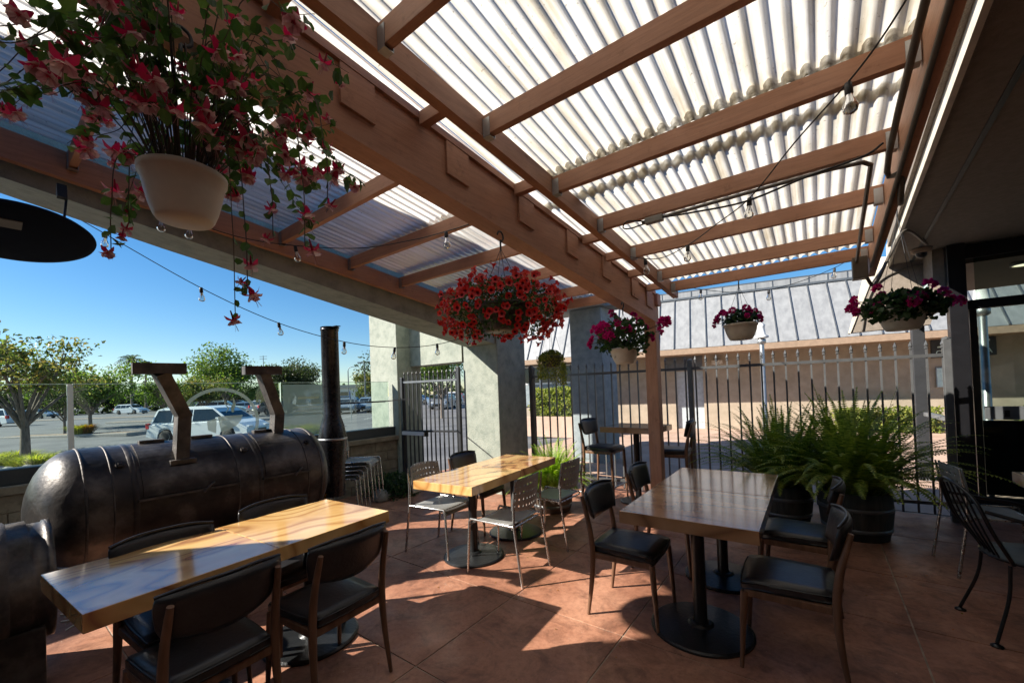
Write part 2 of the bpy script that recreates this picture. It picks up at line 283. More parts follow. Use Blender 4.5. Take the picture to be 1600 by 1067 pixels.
# ------------------------------------------------------------------ mesh helpers
class MB:
    def __init__(s): s.v = []; s.f = []; s.sm = []
    def add(s, vs, fs, smooth=False):
        o = len(s.v); s.v.extend([tuple(x) for x in vs]); s.f.extend([tuple(i+o for i in f) for f in fs]); s.sm.extend([smooth]*len(fs)); return s
    def box(s, x0, x1, y0, y1, z0, z1, mat=None):
        vs = [(x0, y0, z0), (x1, y0, z0), (x1, y1, z0), (x0, y1, z0), (x0, y0, z1), (x1, y0, z1), (x1, y1, z1), (x0, y1, z1)]
        if mat: vs = [mat @ Vector(p) for p in vs]
        return s.add(vs, [(0, 3, 2, 1), (4, 5, 6, 7), (0, 1, 5, 4), (1, 2, 6, 5), (2, 3, 7, 6), (3, 0, 4, 7)])
    def bbox(s, x0, x1, y0, y1, z0, z1, b=.004, mat=None):    # bevelled box
        bm = bmesh.new(); bmesh.ops.create_cube(bm, size=1)
        for v in bm.verts: v.co = Vector(((x0+x1)/2+v.co.x*(x1-x0), (y0+y1)/2+v.co.y*(y1-y0), (z0+z1)/2+v.co.z*(z1-z0)))
        bmesh.ops.bevel(bm, geom=bm.edges[:], offset=b, segments=2, affect='EDGES', profile=.6)
        if mat: bm.transform(mat)
        s.bm(bm); return s
    def bm(s, bm, smooth=False):
        bm.verts.index_update()
        s.add([v.co[:] for v in bm.verts], [[v.index for v in f.verts] for f in bm.faces], smooth); bm.free()
    def tube(s, pts, rad, n=8, cap=True, smooth=True, flat=1.0):
        pts = [Vector(p) for p in pts]; k = len(pts)
        rad = rad if isinstance(rad, (list, tuple)) else [rad]*k
        t0 = (pts[1]-pts[0]).normalized(); ref = Vector((0, 0, 1)) if abs(t0.z) < .9 else Vector((1, 0, 0))
        a = t0.cross(ref).normalized(); vs = []
        for i, p in enumerate(pts):
            t = ((pts[min(i+1, k-1)]-p).normalized()+(p-pts[max(i-1, 0)]).normalized())
            t = t.normalized() if t.length > 1e-6 else t0
            a = (a-t*a.dot(t)); a = a.normalized() if a.length > 1e-6 else t.orthogonal().normalized(); b = t.cross(a)
            for j in range(n):
                th = 2*math.pi*j/n; vs.append(p+a*math.cos(th)*rad[i]+b*math.sin(th)*rad[i]*flat)
        fs = [(i*n+j, i*n+(j+1) % n, (i+1)*n+(j+1) % n, (i+1)*n+j) for i in range(k-1) for j in range(n)]
        s.add(vs, fs, smooth)
        if cap: s.add(vs[:n], [tuple(range(n))[::-1]]); s.add(vs[-n:], [tuple(range(n))])
        return s
    def beam(s, a, b, w, h, up=(0, 0, 1)):        # box between two points
        a, b = Vector(a), Vector(b); t = (b-a).normalized(); side = t.cross(Vector(up)).normalized(); u = side.cross(t)
        vs = [p+side*sx*w/2+u*sz*h/2 for p in (a, b) for sx, sz in ((-1, -1), (1, -1), (1, 1), (-1, 1))]
        return s.add(vs, [(0, 1, 2, 3), (7, 6, 5, 4), (0, 4, 5, 1), (1, 5, 6, 2), (2, 6, 7, 3), (3, 7, 4, 0)])
    def lathe(s, prof, n=24, c=(0, 0, 0), smooth=True, axis='z'):
        vs = []; k = len(prof)
        for r, z in prof:
            for j in range(n):
                th = 2*math.pi*j/n; x, y = r*math.cos(th), r*math.sin(th)
                vs.append((c[0]+x, c[1]+y, c[2]+z) if axis == 'z' else (c[0]+x, c[1]+z, c[2]+y))
        fs = [(i*n+j, i*n+(j+1) % n, (i+1)*n+(j+1) % n, (i+1)*n+j) for i in range(k-1) for j in range(n)]
        if axis != 'z': fs = [f[::-1] for f in fs]
        s.add(vs, fs, smooth); return s
    def prism(s, poly, y0, y1, mat=None):          # polygon in x,z extruded along y
        n = len(poly); vs = [(x, y0, z) for x, z in poly]+[(x, y1, z) for x, z in poly]
        if mat: vs = [mat @ Vector(p) for p in vs]
        fs = [tuple(range(n)), tuple(range(2*n-1, n-1, -1))]+[(i, n+i, n+(i+1) % n, (i+1) % n) for i in range(n)]
        return s.add(vs, fs)
    def build(s, name, mat, parent=None, **kw):
        me = bpy.data.meshes.new(name); me.from_pydata(s.v, [], s.f)
        me.polygons.foreach_set('use_smooth', s.sm)
        me.materials.append(M[mat] if isinstance(mat, str) else mat); me.update()
        o = bpy.data.objects.new(name, me); C.objects.link(o)
        if parent: o.parent = parent
        if kw: tag(o, **kw)
        return o
def tag(o, label=None, cat=None, group=None, kind=None):
    if label: o['label'] = label
    if cat: o['category'] = cat
    if group: o['group'] = group
    if kind: o['kind'] = kind
    return o
def thing(name, loc, rz=0, label=None, cat=None, group=None):
    o = bpy.data.objects.new(name, None); C.objects.link(o); o.location = loc; o.rotation_euler = (0, 0, rz); o.empty_display_size = .1
    return tag(o, label, cat, group)
kids = {}
def copy_tree(o, parent=None):
    c = o.copy(); C.objects.link(c)
    if parent: c.parent = parent
    for ch in list(o.children): copy_tree(ch, c)
    return c
def place(proto, loc, rz, label, group=None, first=[set()]):
    if proto.name not in first[0]: first[0].add(proto.name); o = proto
    else: o = copy_tree(proto)
    o.location = loc; o.rotation_euler = (0, 0, rz); o['label'] = label
    if group: o['group'] = group
    return o
def smooth_pts(pts, n=6):     # catmull-rom
    P = [Vector(p) for p in pts]; P = [2*P[0]-P[1]]+P+[2*P[-1]-P[-2]]; out = []
    for i in range(1, len(P)-2):
        for j in range(n):
            t = j/n; a, b, c, d = P[i-1:i+3]
            out.append(.5*((2*b)+(c-a)*t+(2*a-5*b+4*c-d)*t*t+(3*b-a-3*c+d)*t*t*t))
    out.append(P[-2]); return out
def rvec(r=1.0):
    while True:
        v = Vector((random.uniform(-1, 1), random.uniform(-1, 1), random.uniform(-1, 1)))
        if .01 < v.length < 1: return v*r
def leaf(mb, p, size, d=None, nrm=None, asp=.55, fold=.18, pts=6):
    d = (d or rvec()).normalized(); nrm = (nrm or rvec()); s = d.cross(nrm)
    s = s.normalized() if s.length > 1e-4 else d.orthogonal().normalized(); u = s.cross(d)
    w_ = size*asp/2
    if pts == 4:
        vs = [p, p+d*size*.5+s*w_+u*size*fold, p+d*size, p+d*size*.5-s*w_+u*size*fold]; mb.add(vs, [(0, 1, 2), (0, 2, 3)])
    else:
        vs = [p, p+d*size*.3+s*w_+u*size*fold*.7, p+d*size*.7+s*w_*.8+u*size*fold*.6, p+d*size-u*size*.08,
              p+d*size*.7-s*w_*.8+u*size*fold*.6, p+d*size*.3-s*w_+u*size*fold*.7]
        mb.add(vs, [(0, 1, 2, 3), (0, 3, 4, 5)])
def zr(y): return 2.586-.1157*(y-4.79)      # underside of the roof sheets
def text_obj(name, body, size, mat, parent, mtx, ext=.004):
    cu = bpy.data.curves.new(name, 'FONT'); cu.body = body; cu.size = size; cu.extrude = ext; cu.align_x = 'CENTER'; cu.align_y = 'CENTER'
    t = bpy.data.objects.new(name+'_tmp', cu); C.objects.link(t)
    me = bpy.data.meshes.new_from_object(t.evaluated_get(bpy.context.evaluated_depsgraph_get())); bpy.data.objects.remove(t)
    me.transform(mtx); me.materials.clear(); me.materials.append(M[mat]); o = bpy.data.objects.new(name, me); C.objects.link(o); o.parent = parent
    return o

# ================================================================== SETTING: ground and floor
def ground_z(x, y):
    d = math.hypot(x, y)
    s = min(1, max(0, (-x-6.3)/3.5)); s = s*s*(3-2*s)
    r = min(1, max(0, (d-22)/22)); r = r*r*(3-2*r)
    return -.02-.43*s+.38*s*r-.004
xs = [-600, -300, -160, -100, -70, -50, -40, -34, -30, -26, -22, -19, -16, -14, -12, -10.5, -9.5, -8.7, -8, -7.3, -6.8, -6.3, -5, 0, 8, 20, 60, 300]
ys = [-300, -100, -50, -30, -20, -14, -9, -6, -3, 0, 3, 6, 9, 12, 15, 19, 24, 30, 40, 55, 80, 140, 300, 600]
g = MB(); vs = [(x, y, ground_z(x, y)) for y in ys for x in xs]
nx = len(xs); g.add(vs, [(j*nx+i, j*nx+i+1, (j+1)*nx+i+1, (j+1)*nx+i) for j in range(len(ys)-1) for i in range(nx-1)], True)
g.build('ground', 'asphalt', kind='structure')
g = MB(); jx = [-5.9, -4.55, -3.24, -1.84, -1.0, .40, 1.26, 2.7]; jy = [-3.6, -2.2, -1.3, -.4, .57, 1.48, 2.365, 3.37, 4.18, 5.25, 6.2]
g.box(-5.95, 2.75, -3.65, 6.25, -.03, -.005); g.build('floor_joints', 'grout', kind='structure')
g = MB()
for i in range(len(jx)-1):
    for j in range(len(jy)-1):
        g.bbox(jx[i]+.0045, jx[i+1]-.0045, jy[j]+.0045, jy[j+1]-.0045, -.008, 0, .002)
g.build('floor', 'floor', kind='structure')
g = MB()
px_ = [-6.0, -3.5, -1.2, 1.1, 3.4, 5.7, 9]; py_ = [6.26, 8.2, 10.2, 12.2, 14.0, 17]
for i in range(len(px_)-1):
    for j in range(len(py_)-1): g.box(px_[i]+.006, px_[i+1]-.006, py_[j]+.006, py_[j+1]-.006, -.02, -.002)
g.build('pavement', 'plaza', kind='structure')
g = MB()   # walkway strip outside the left wall
g.box(-8.6, -6.2, -4, 5.6, -.3, -.05); g.build('path', 'plaza', kind='structure')

# ================================================================== concrete portal (arcade)
XI, XO = -3.75, -4.32           # inner and outer face of the beam
def zin(y): return 2.652-.147*(y-1.48) if y > .1 else 2.855+.5*(.1-y)  # out of view the underside is raised to let sun onto the floor
def zout(y): return 2.925-.163*(y-.16) if y > .16 else 2.925+.5*(.16-y)
portal = thing('stucco_arcade', (0, 0, 0), 0, 'green grey stucco arcade with sloping beam and square pillars along the smoker side', 'arcade')
b = MB(); yy = [-1.02, -.4, .1, 1, 2, 3, 4, 4.65]; vs = []
for y in yy: vs += [(XI, y, zin(y)), (XI, y, 4.04+.02*y), (XO, y, 4.04+.02*y), (XO, y, zout(y))]
fs = [(0, 3, 2, 1)]; n = len(yy)
for i in range(n-1):
    for j in range(4): a = i*4+j; c = i*4+(j+1) % 4; fs.append((a, c, c+4, a+4))
fs.append(tuple((n-1)*4+k for k in range(4))); b.add(vs, fs); b.build('beam', 'stucco', portal)
b = MB(); b.bbox(-4.40, -3.72, 4.652, 5.36, -.05, 4.1, .012); b.build('pillar', 'stucco', portal)
b = MB(); b.bbox(XO-.03, XI+.03, -3.4, -1.03, -.05, 4.1, .012); b.build('pillar', 'stucco', portal)
b = MB(); b.bbox(-6.38, -5.63, 4.35, 4.86, -.3, 4.1, .012); b.build('pillar', 'stucco', portal)
b = MB(); b.box(-5.64, -4.405, 4.63, 4.95, 1.98, 4.08); b.build('lintel', 'stucco', portal)
# second portal beyond the fence
p2 = thing('blue_column_portal', (0, 0, 0), 0, 'blue grey stucco column and lintel standing beyond the iron fence', 'column')
b = MB(); b.bbox(-4.08, -3.38, 7.55, 8.25, -.02, 3.1, .015); b.build('column', 'bluewall', p2)
b = MB(); b.box(-5.6, -3.1, 7.6, 8.2, 3.102, 4.2); b.build('lintel', 'bluewall', p2)
b = MB(); b.box(-7.2, -3.3, 5.25, 7.598, 3.11, 3.3); b.build('canopy_slab', 'bluewall', p2)  # slab added to shade the column beyond it

# ---------------------------------------------------------------- low wall, cap, glass
lw = thing('low_block_wall', (0, 0, 0), 0, 'low brown split block wall with dark cap under the glass screen', 'wall')
b = MB()
for k in range(5):
    z0 = -.02+k*.155
    for j in range(16):
        y0 = -2.6+j*.435+(.2175 if k % 2 else 0)
        y1 = min(y0+.43, 4.345)
        if y0 < 4.3: b.bbox(-5.92, -5.68, y0, y1, z0, z0+.15, .006)
b.build('blockwork', 'block', lw)
b = MB(); b.box(-5.90, -5.70, -2.6, 4.34, -.02, .755); b.build('wall_core', 'grout', lw)
b = MB(); b.bbox(-5.96, -5.63, -2.6, 4.345, .757, .83, .008); b.build('coping', 'block', lw)
b = MB(); b.bbox(-5.93, -5.72, -2.6, 4.345, .832, .97, .006); b.build('dark_base_channel', 'dark', lw)
GT = 1.72
panels = [(-2.5, -.9), (-.88, .60), (.64, 2.55), (2.57, 3.31), (3.34, 4.30)]
labs = ['near clear glass panel above the low wall, mostly beyond the photo edge', 'clear glass panel left of the pale vertical post', 'clear glass panel with round etched ring and bowl emblem', 'frosted glass panel with faint etched lines behind the small stack', 'clear glass panel between black stove pipe and pillar']
for (y0, y1), lb in zip(panels, labs):
    t = thing('glass_panel', (-5.82, (y0+y1)/2, .972), 0, lb, 'glass panel', 'glass panels of the wind screen')
    h = (y1-y0)/2
    b = MB(); b.box(-.006, .006, -h, h, 0, GT-.972); b.build('pane', 'glass', t)
    b = MB(); b.box(-.007, .007, -h, h, GT-.971, GT-.965); b.build('top_edge', 'edge', t)
    b = MB(); b.box(-.009, .009, -h-.006, -h+.004, 0, GT-.972); b.build('side_edge', 'edge', t)
    if 'frosted' in lb:
        b = MB(); b.box(.0075, .0085, -h+.02, h-.02, .02, GT-.995); b.build('frosted_film', 'frost', t)
        b = MB()
        for k, (w_, z) in enumerate(((.30, .52), (.44, .45), (.44, .40), (.36, .35), (.44, .30))): b.box(.009, .0095, -w_/2, w_/2, z, z+(.03 if k == 0 else .008))
        b.build('etched_lines', 'frost2', t)
    if 'ring' in lb:
        b = MB(); cy, cz, n = .27, .27, 48; vs = []
        for k in range(n+1):
            th = math.pi*(-.12+1.24*k/n)
            for r_ in (.385, .425): vs.append((.009, cy-math.cos(th)*r_, cz+math.sin(th)*r_))
        b.add(vs, [(2*k, 2*k+1, 2*k+3, 2*k+2) for k in range(n)]); b.build('emblem_ring', 'frost2', t)
        b = MB(); vs = [(.009, cy-.03, cz+.08), (.009, cy+.24, cz+.08)]+[(.009, cy+.24-.02*k-.0, cz+.08-.19*math.sin(math.pi*k/26)**.5) for k in range(1, 13)]
        b.add(vs, [tuple(range(len(vs)))]); b.add([(.009, cy-.04, cz+.06), (.009, cy-.05, cz-.12), (.009, cy-.13, cz-.08), (.009, cy-.14, cz+.03)], [(0, 1, 2, 3)]); b.build('emblem_bowl', 'frost2', t)
        for s_ in (0, 1):
            b = MB(); b.tube([(.009, cy+.06+s_*.07, cz+.12), (.009, cy+.085+s_*.045, cz+.17), (.009, cy+.05+s_*.10, cz+.23), (.009, cy+.07+s_*.07, cz+.30)], [.012, .022, .016, .003], 6, flat=.2); b.build('emblem_steam', 'frost2', t)
t = thing('screen_post', (-5.80, .62, .972), 0, 'slim pale upright post between the two left glass panels', 'post'); b = MB(); b.bbox(-.02, .02, -.02, .02, 0, GT-.972, .003); b.build('post', 'white', t)

# ---------------------------------------------------------------- gate
def spear(b, p, s=1.0):
    x, y, z = p; b.lathe([(.0, 0), (.017*s, .008), (.017*s, .018), (.009*s, .022), (.018*s, .045*s), (.0, .095*s)], 6, (x, y, z), False)
ga, gb = Vector((-5.50, 4.34, 0)), Vector((-4.46, 4.60, 0)); gd = gb-ga
gt = thing('iron_gate', (0, 0, 0), 0, 'iron picket gate with white lock bar between two stucco pillars', 'gate')
for k in range(13):
    p = ga+gd*(k+.6)/13.2; b = MB(); b.box(-.0085, .0085, -.0085, .0085, .06, 1.80, Matrix.Translation(p)); spear(b, (p.x, p.y, 1.80), .8); b.build('picket', 'iron', gt)
for z in (1.70, .16, .90):
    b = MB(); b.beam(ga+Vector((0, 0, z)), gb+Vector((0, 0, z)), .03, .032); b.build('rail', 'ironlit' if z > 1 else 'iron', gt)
for p in (ga, gb):
    b = MB(); b.bbox(p.x-.025, p.x+.025, p.y-.025, p.y+.025, 0, 1.9 if p is gb else 1.78, .004); b.build('gate_post', 'iron', gt)
b = MB(); b.beam(ga+gd*.02+Vector((.01, -.045, .875)), ga+gd*.42+Vector((.01, -.045, .86)), .05, .055); b.build('lock_bar', 'white', gt)
b = MB(); b.bbox(ga.x+gd.x*.44-.04, ga.x+gd.x*.44+.04, ga.y+gd.y*.44-.06, ga.y+gd.y*.44-.02, .82, .92, .004); b.build('lock_box', 'black', gt)

# ---------------------------------------------------------------- fence
fa, fb = Vector((-3.64, 5.372, 0)), Vector((1.10, 6.022, 0)); fd = fb-fa; fl = fd.length; fu = fd/fl
fe = thing('iron_fence', (0, 0, 0), 0, 'long black iron fence with spear tipped pickets behind the tables', 'fence')
n = int(fl/.1225)
for k in range(n):
    p = fa+fu*(.07+k*.1225); b = MB(); b.box(-.009, .009, -.009, .009, .06, 1.77, Matrix.Translation(p)); spear(b, (p.x, p.y, 1.77)); b.build('picket', 'fenceiron', fe)
for z in (1.70, .175):
    b = MB(); b.beam(fa+Vector((0, 0, z)), fb+Vector((0, 0, z)), .034, .034); b.build('rail', 'fenceiron', fe)
for s_, hh in ((.02, 1.86), (2.335, 1.80), (fl-.03, 1.86)):
    p = fa+fu*s_; b = MB(); b.bbox(p.x-.03, p.x+.03, p.y-.03, p.y+.03, 0, hh, .004); b.lathe([(.036, hh), (.036, hh+.012), (.0, hh+.03)], 12, (p.x, p.y, 0), False); b.build('fence_post', 'fenceiron', fe)

# ================================================================== pergola
def xb1(y): return -1.473-.0447*(4.79-y)     # east face of the main beam
def xb2(y): return xb1(y)+.265                # east face of the second beam
pg = thing('pergola', (0, 0, 0), 0, 'terracotta painted timber pergola carrying corrugated roof sheets', 'pergola')
Y0, Y1 = -2.6, 4.79
def longbeam(name, xf, w_, top, h, y0=Y0, y1=Y1):
    b = MB(); vs = []
    for y in (y0, y1):
        x = xf(y); z = zr(y)-top; vs += [(x-w_, y, z-h), (x, y, z-h), (x, y, z), (x-w_, y, z)]
    b.add(vs, [(0, 1, 2, 3), (7, 6, 5, 4), (0, 4, 5, 1), (1, 5, 6, 2), (2, 6, 7, 3), (3, 7, 4, 0)])
    return b.build(name, 'paint', pg)
longbeam('main_beam', xb1, .135, .045, .305)
longbeam('top_plate', lambda y: xb1(y)+.020, .18, .004, .04)
longbeam('second_beam', xb2, .056, .003, .118)
longbeam('wall_ledger', lambda y: .43, .045, .01, .22, Y0, 4.70)
longbeam('west_ledger', lambda y: -3.66, .05, .02, .17, Y0, 4.64)
ry = [-2.0, -1.37, -.75, -.15, .42, 1.04, 1.656, 2.30, 2.91, 3.516, 4.158, 4.56]
for i, y in enumerate(ry):
    z = zr(y)-.013
    b = MB(); b.bbox(xb2(y)+.002, .383, y-.02, y+.02, z-.104, z, .003); b.build('rafter', 'paintx', pg)
    b = MB(); b.bbox(-3.656, xb1(y)-.137, y-.02, y+.02, z-.104, z, .003); b.build('rafter', 'paintx', pg)
    for xh, s_ in ((xb2(y)+.003, 1), (.380, -1), (-3.655, 1)):
        b = MB(); b.box(min(xh, xh+.045*s_), max(xh, xh+.045*s_), y-.0235, y-.0205, z-.116, z-.02); b.box(min(xh, xh+.045*s_), max(xh, xh+.045*s_), y+.0205, y+.0235, z-.116, z-.02)
        b.box(min(xh, xh+.045*s_), max(xh, xh+.045*s_), y-.0235, y+.0235, z-.1185, z-.1155)
        b.build('joist_hanger', 'steel', pg)
    if y > .9:
        yc = y+.05; b = MB(); vs = []
        for yy_ in (yc-.085, yc+.085):
            x = xb1(yy_); zt_ = zr(yy_)-.046
            vs += [(x+.001, yy_, zt_-.185), (x+.016, yy_, zt_-.185), (x+.016, yy_, zt_), (x+.001, yy_, zt_)]
        b.add(vs, [(0, 1, 2, 3), (7, 6, 5, 4), (0, 4, 5, 1), (1, 5, 6, 2), (2, 6, 7, 3), (3, 7, 4, 0)]); b.build('cover_plate', 'paint', pg)
for y in (-1.5, -.72, .0, .72, 1.45, 2.23, 3.12, 3.54, 4.03, 4.52):
    z = zr(y)-.012; b = MB(); b.bbox(xb1(y)+.024, xb2(y)-.058, y-.025, y+.025, z-.07, z, .003); b.build('blocking', 'paintx', pg)
b = MB(); b.bbox(-1.61, -1.475, 4.795, 4.93, 0, 2.42, .006); b.build('post', 'paintz', pg)
b = MB(); b.bbox(-1.60, -1.44, 4.80, 4.92, 2.422, 2.56, .004); b.build('post_cap', 'paint', pg)
# roof sheets
def sheet(name, y0, y1, x0, x1, dz, lbl, dirt=1, mat='sheet'):
    pitch, amp = .0705, .0095; nper = 10; n = int((x1-x0)/pitch*nper); rows = [y0, y0+.02, y0+.05, (y0+y1)/2, y1-.14, y1-.08, y1-.02, y1]
    dv = [.35, .2, 0, 0, 0, .5, 1, 1]
    vs = []; dc = []
    for y, dd in zip(rows, dv):
        for i in range(n+1):
            x = x0+i*(x1-x0)/n; ph = (x/pitch) % 1
            s_ = math.sin(2*math.pi*ph); s_ = max(-1, min(1, s_*1.35)); sag = .003*math.sin(x*3+y*1.3)
            vs.append((x, y, zr(y)+dz+.011+s_*amp+sag)); dc.append(dd*dirt)
    b = MB(); b.add(vs, [(j*(n+1)+i, j*(n+1)+i+1, (j+1)*(n+1)+i+1, (j+1)*(n+1)+i) for j in range(len(rows)-1) for i in range(n)], True)
    o = b.build(name, mat, label=lbl, cat='roof sheet', group='corrugated roof sheets on the pergola')
    a = o.data.attributes.new('dirt', 'FLOAT', 'POINT'); a.data.foreach_set('value', dc); return o
sheet('corrugated_sheet', -2.6, 2.33, xb1(1)+.07, .385, .0, 'long translucent white corrugated sheet nearest the viewer, right of the main beam')
sheet('corrugated_sheet', 2.24, 2.66, xb1(1)+.07, .385, .014, 'short grimy corrugated sheet with a dark dirty lower edge, right bay', 1.35)
sheet('corrugated_sheet', 2.57, 4.585, xb1(1)+.07, .385, .002, 'far corrugated sheet ending at the last rafter, right bay', .5)
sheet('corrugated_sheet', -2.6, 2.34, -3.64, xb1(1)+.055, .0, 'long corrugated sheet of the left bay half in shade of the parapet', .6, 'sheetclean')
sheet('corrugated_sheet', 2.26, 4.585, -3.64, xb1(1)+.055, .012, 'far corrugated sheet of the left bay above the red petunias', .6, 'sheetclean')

# ================================================================== restaurant building (right)
rest = thing('restaurant_building', (0, 0, 0), 0, 'restaurant building with brown stucco soffit, cream fascia and dark glass storefront', 'building')
def xf(y): return .555+.044*(y-2.2)
def strip(name, mat, x0, x1, y0, y1, z0, z1, par=rest):
    b = MB(); vs = []
    for y in (y0, y1):
        o = xf(y); vs += [(o+x0, y, z0), (o+x1, y, z0), (o+x1, y, z1), (o+x0, y, z1)]
    b.add(vs, [(0, 1, 2, 3), (7, 6, 5, 4), (0, 4, 5, 1), (1, 5, 6, 2), (2, 6, 7, 3), (3, 7, 4, 0)]); return b.build(name, mat, par)
strip('soffit', 'soffit', .03, 6, -4, 7.1, 2.92, 3.0)
strip('soffit_groove', 'dark', .215, .245, -4, 7.08, 2.914, 2.9195)
strip('fascia', 'fascia', 0, .027, -4, 7.1, 2.90, 3.16)
strip('fascia_board', 'soffit', -.03, -.003, -4, 6.4, 2.99, 3.5)
b = MB(); b.box(1.5, 6, -4, 9, 3.01, 3.7); b.build('roof', 'metalroof', rest)
# far drop of the mansard with the curved moulding
b = MB(); vs = [(.38, 7.12, 2.10), (.60, 7.12, 2.70), (.80, 7.12, 3.02), (1.40, 7.12, 3.02), (1.14, 7.12, 2.12)]
vs = vs+[(x, y+.12, z) for x, y, z in vs]; b.add(vs, [(0, 1, 2, 3, 4), (9, 8, 7, 6, 5), (0, 5, 6, 1), (1, 6, 7, 2), (2, 7, 8, 3), (3, 8, 9, 4), (4, 9, 5, 0)]); b.build('mansard_return', 'soffit', rest)
b = MB(); b.prism([(.36, 2.10), (.378, 2.09), (.596, 2.705), (.80, 3.03), (.60, 3.06)], 7.105, 7.25); b.build('mansard_edge', 'fascia', rest)
b = MB(); b.tube(smooth_pts([(.50, 7.11, 2.12), (.57, 7.11, 2.50), (.70, 7.11, 2.74), (.95, 7.11, 2.85), (1.3, 7.11, 2.885)]), .014, 6); b.build('moulding', 'conduit', rest)
b = MB(); b.box(1.10, 1.20, 6.62, 9.2, 2.25, 2.92); b.build('number_wall', 'soffit', rest)
mt = Matrix.Translation((1.094, 7.0, 2.56)) @ Matrix.Rotation(R(-90), 4, 'Z') @ Matrix.Rotation(R(90), 4, 'X')
text_obj('house_number', '3306', .17, 'sign', rest, mt)
# storefront frame
b = MB(); b.bbox(1.195, 1.335, 6.50, 6.64, 0, 2.915, .004); b.build('corner_column', 'black', rest)
sx = [1.337, 1.42]
b = MB(); b.box(1.337, 4.2, 6.60, 6.66, 2.20, 2.30); b.box(1.337, 4.2, 6.60, 6.66, 2.76, 2.90); b.box(1.337, 4.2, 6.60, 6.66, 0, .16)
for x in (1.36, 1.95, 2.9, 3.8): b.box(x, x+.055, 6.595, 6.665, .162, 2.198)
b.build('window_frame', 'black', rest)
b = MB(); b.box(1.42, 4.2, 6.625, 6.635, .16, 2.2); b.build('window', 'glassdk', rest)
b = MB(); b.box(1.42, 4.2, 6.625, 6.635, 2.3, 2.76); b.build('transom_window', 'glassdk', rest)
b = MB(); b.bbox(1.43, 3.8, 6.56, 6.59, 1.0, 1.14, .004); b.build('push_bar_panel', 'seam', rest)
b = MB(); b.box(1.44, 3.8, 6.7, 6.72, .17, .98); b.build('lower_panel', 'black', rest)
b = MB(); b.box(1.56, 1.60, 6.545, 6.558, 1.03, 1.10); b.build('door_lock', 'black', rest)
b = MB(); b.box(2.0, 2.1, -4, 5.2, 0, 2.9); b.box(2.0, 4.5, 5.2, 5.3, 0, 2.9); b.build('side_wall', 'inner', rest)
b = MB(); b.box(-3.6, 2.0, -3.75, -3.6, 0, 3.9); b.build('back_wall', 'inner', rest)
b = MB(); b.box(3.0, 6.0, 8.9, 9.0, 0, 2.7); b.build('inner_wall', 'inner', rest)
b = MB(); b.box(1.36, 6.0, 6.68, 8.9, 2.72, 2.90); b.build('inner_ceiling', 'inner', rest)
cl = thing('recessed_lamp', (1.90, 7.1, 2.69), 0, 'small lit round ceiling lamp behind the transom glass', 'lamp')
b = MB(); b.lathe([(.0, .0), (.075, 0), (.085, .012), (.09, .03)], 20); b.build('lens', 'lamp', cl)
b = MB(); b.lathe([(.088, -.004), (.105, -.004), (.105, .03)], 20); b.build('trim', 'white', cl)
dc = thing('dome_camera', (.99, 6.45, 2.913), 0, 'small dome security camera under the brown soffit', 'camera')
b = MB(); b.lathe([(.09, 0), (.088, -.03), (.07, -.045), (0, -.045)], 20); b.build('housing', 'tan', dc)
b = MB(); b.lathe([(.05, -.045), (.045, -.075), (.022, -.095), (0, -.1)], 16); b.build('lens_dome', 'black', dc)
# grey porch post with handrail beyond the fence
gp = thing('porch_post', (1.19, 8.3, 0), 0, 'grey square steel post beyond the fence under the mansard', 'post'); b = MB(); b.bbox(-.07, .07, -.06, .06, -.02, 2.9, .01); b.build('post_shaft', 'iron', gp); b = MB(); b.bbox(-.1, .1, -.1, .1, -.02, .02, .004); b.build('foot_plate', 'ironlit', gp)
hr = thing('ramp_handrail', (0, 0, 0), 0, 'pale grey flat handrail sloping from the porch post', 'handrail')
b = MB(); b.beam((1.22, 8.15, .95), (1.55, 6.9, .86), .07, .05); b.build('rail', 'ironlit', hr)
b = MB(); b.beam((1.53, 6.95, 0), (1.53, 6.95, .85), .04, .04, (1, 0, 0)); b.build('rail_leg', 'ironlit', hr)

# ================================================================== back building
d1 = Vector((.983, .182, 0)); P1 = Vector((-3.15, 14.64, 0)); nb = Vector((-.182, .983, 0))
BM = Matrix(((d1.x, nb.x, 0, P1.x), (d1.y, nb.y, 0, P1.y), (0, 0, 1, 0), (0, 0, 0, 1)))
bk = thing('shop_building', (0, 0, 0), 0, 'beige stucco shop building with tall standing seam metal mansard across the plaza', 'building')
bk.matrix_world = BM
b = MB(); b.box(-6.9, -.75, 0, .25, -.02, 2.6); b.box(.12, 22, 0, .25, -.02, 2.6); b.box(-.75, .12, 0, .25, 1.93, 2.6); b.build('wall', 'beige', bk)
b = MB(); b.box(-.76, .13, .12, .16, 0, 1.93); b.build('door', 'door', bk)
b = MB(); b.box(-.335, -.325, .105, .121, 0, 1.92); b.box(-.30, -.27, .08, .12, .9, 1.05); b.build('door_gap', 'seam', bk)
b = MB(); b.box(-1.05, .12, -.02, .0, 1.95, 2.42); b.build('door_canopy_panel', 'seam', bk)
b = MB(); b.box(-7.1, 22, -1.30, .26, 2.44, 2.48); b.build('eave_soffit', 'tan', bk)
b = MB(); b.box(-7.1, 22, -1.34, -1.30, 2.41, 2.58); b.build('eave_fascia', 'tan', bk)
b = MB(); b.add([(-7.1, -1.33, 2.59), (22, -1.33, 2.59), (22, -.26, 4.30), (-6.6, -.26, 4.30), (22, .2, 4.30), (-6.6, .2, 4.30), (-7.1, .2, 2.59), (22, .2, 2.59)], [(0, 1, 2, 3), (3, 2, 4, 5), (5, 4, 7, 6)]); b.build('metal_roof', 'metalroof', bk)
sl_ = Vector((0, 1.07, 1.66))
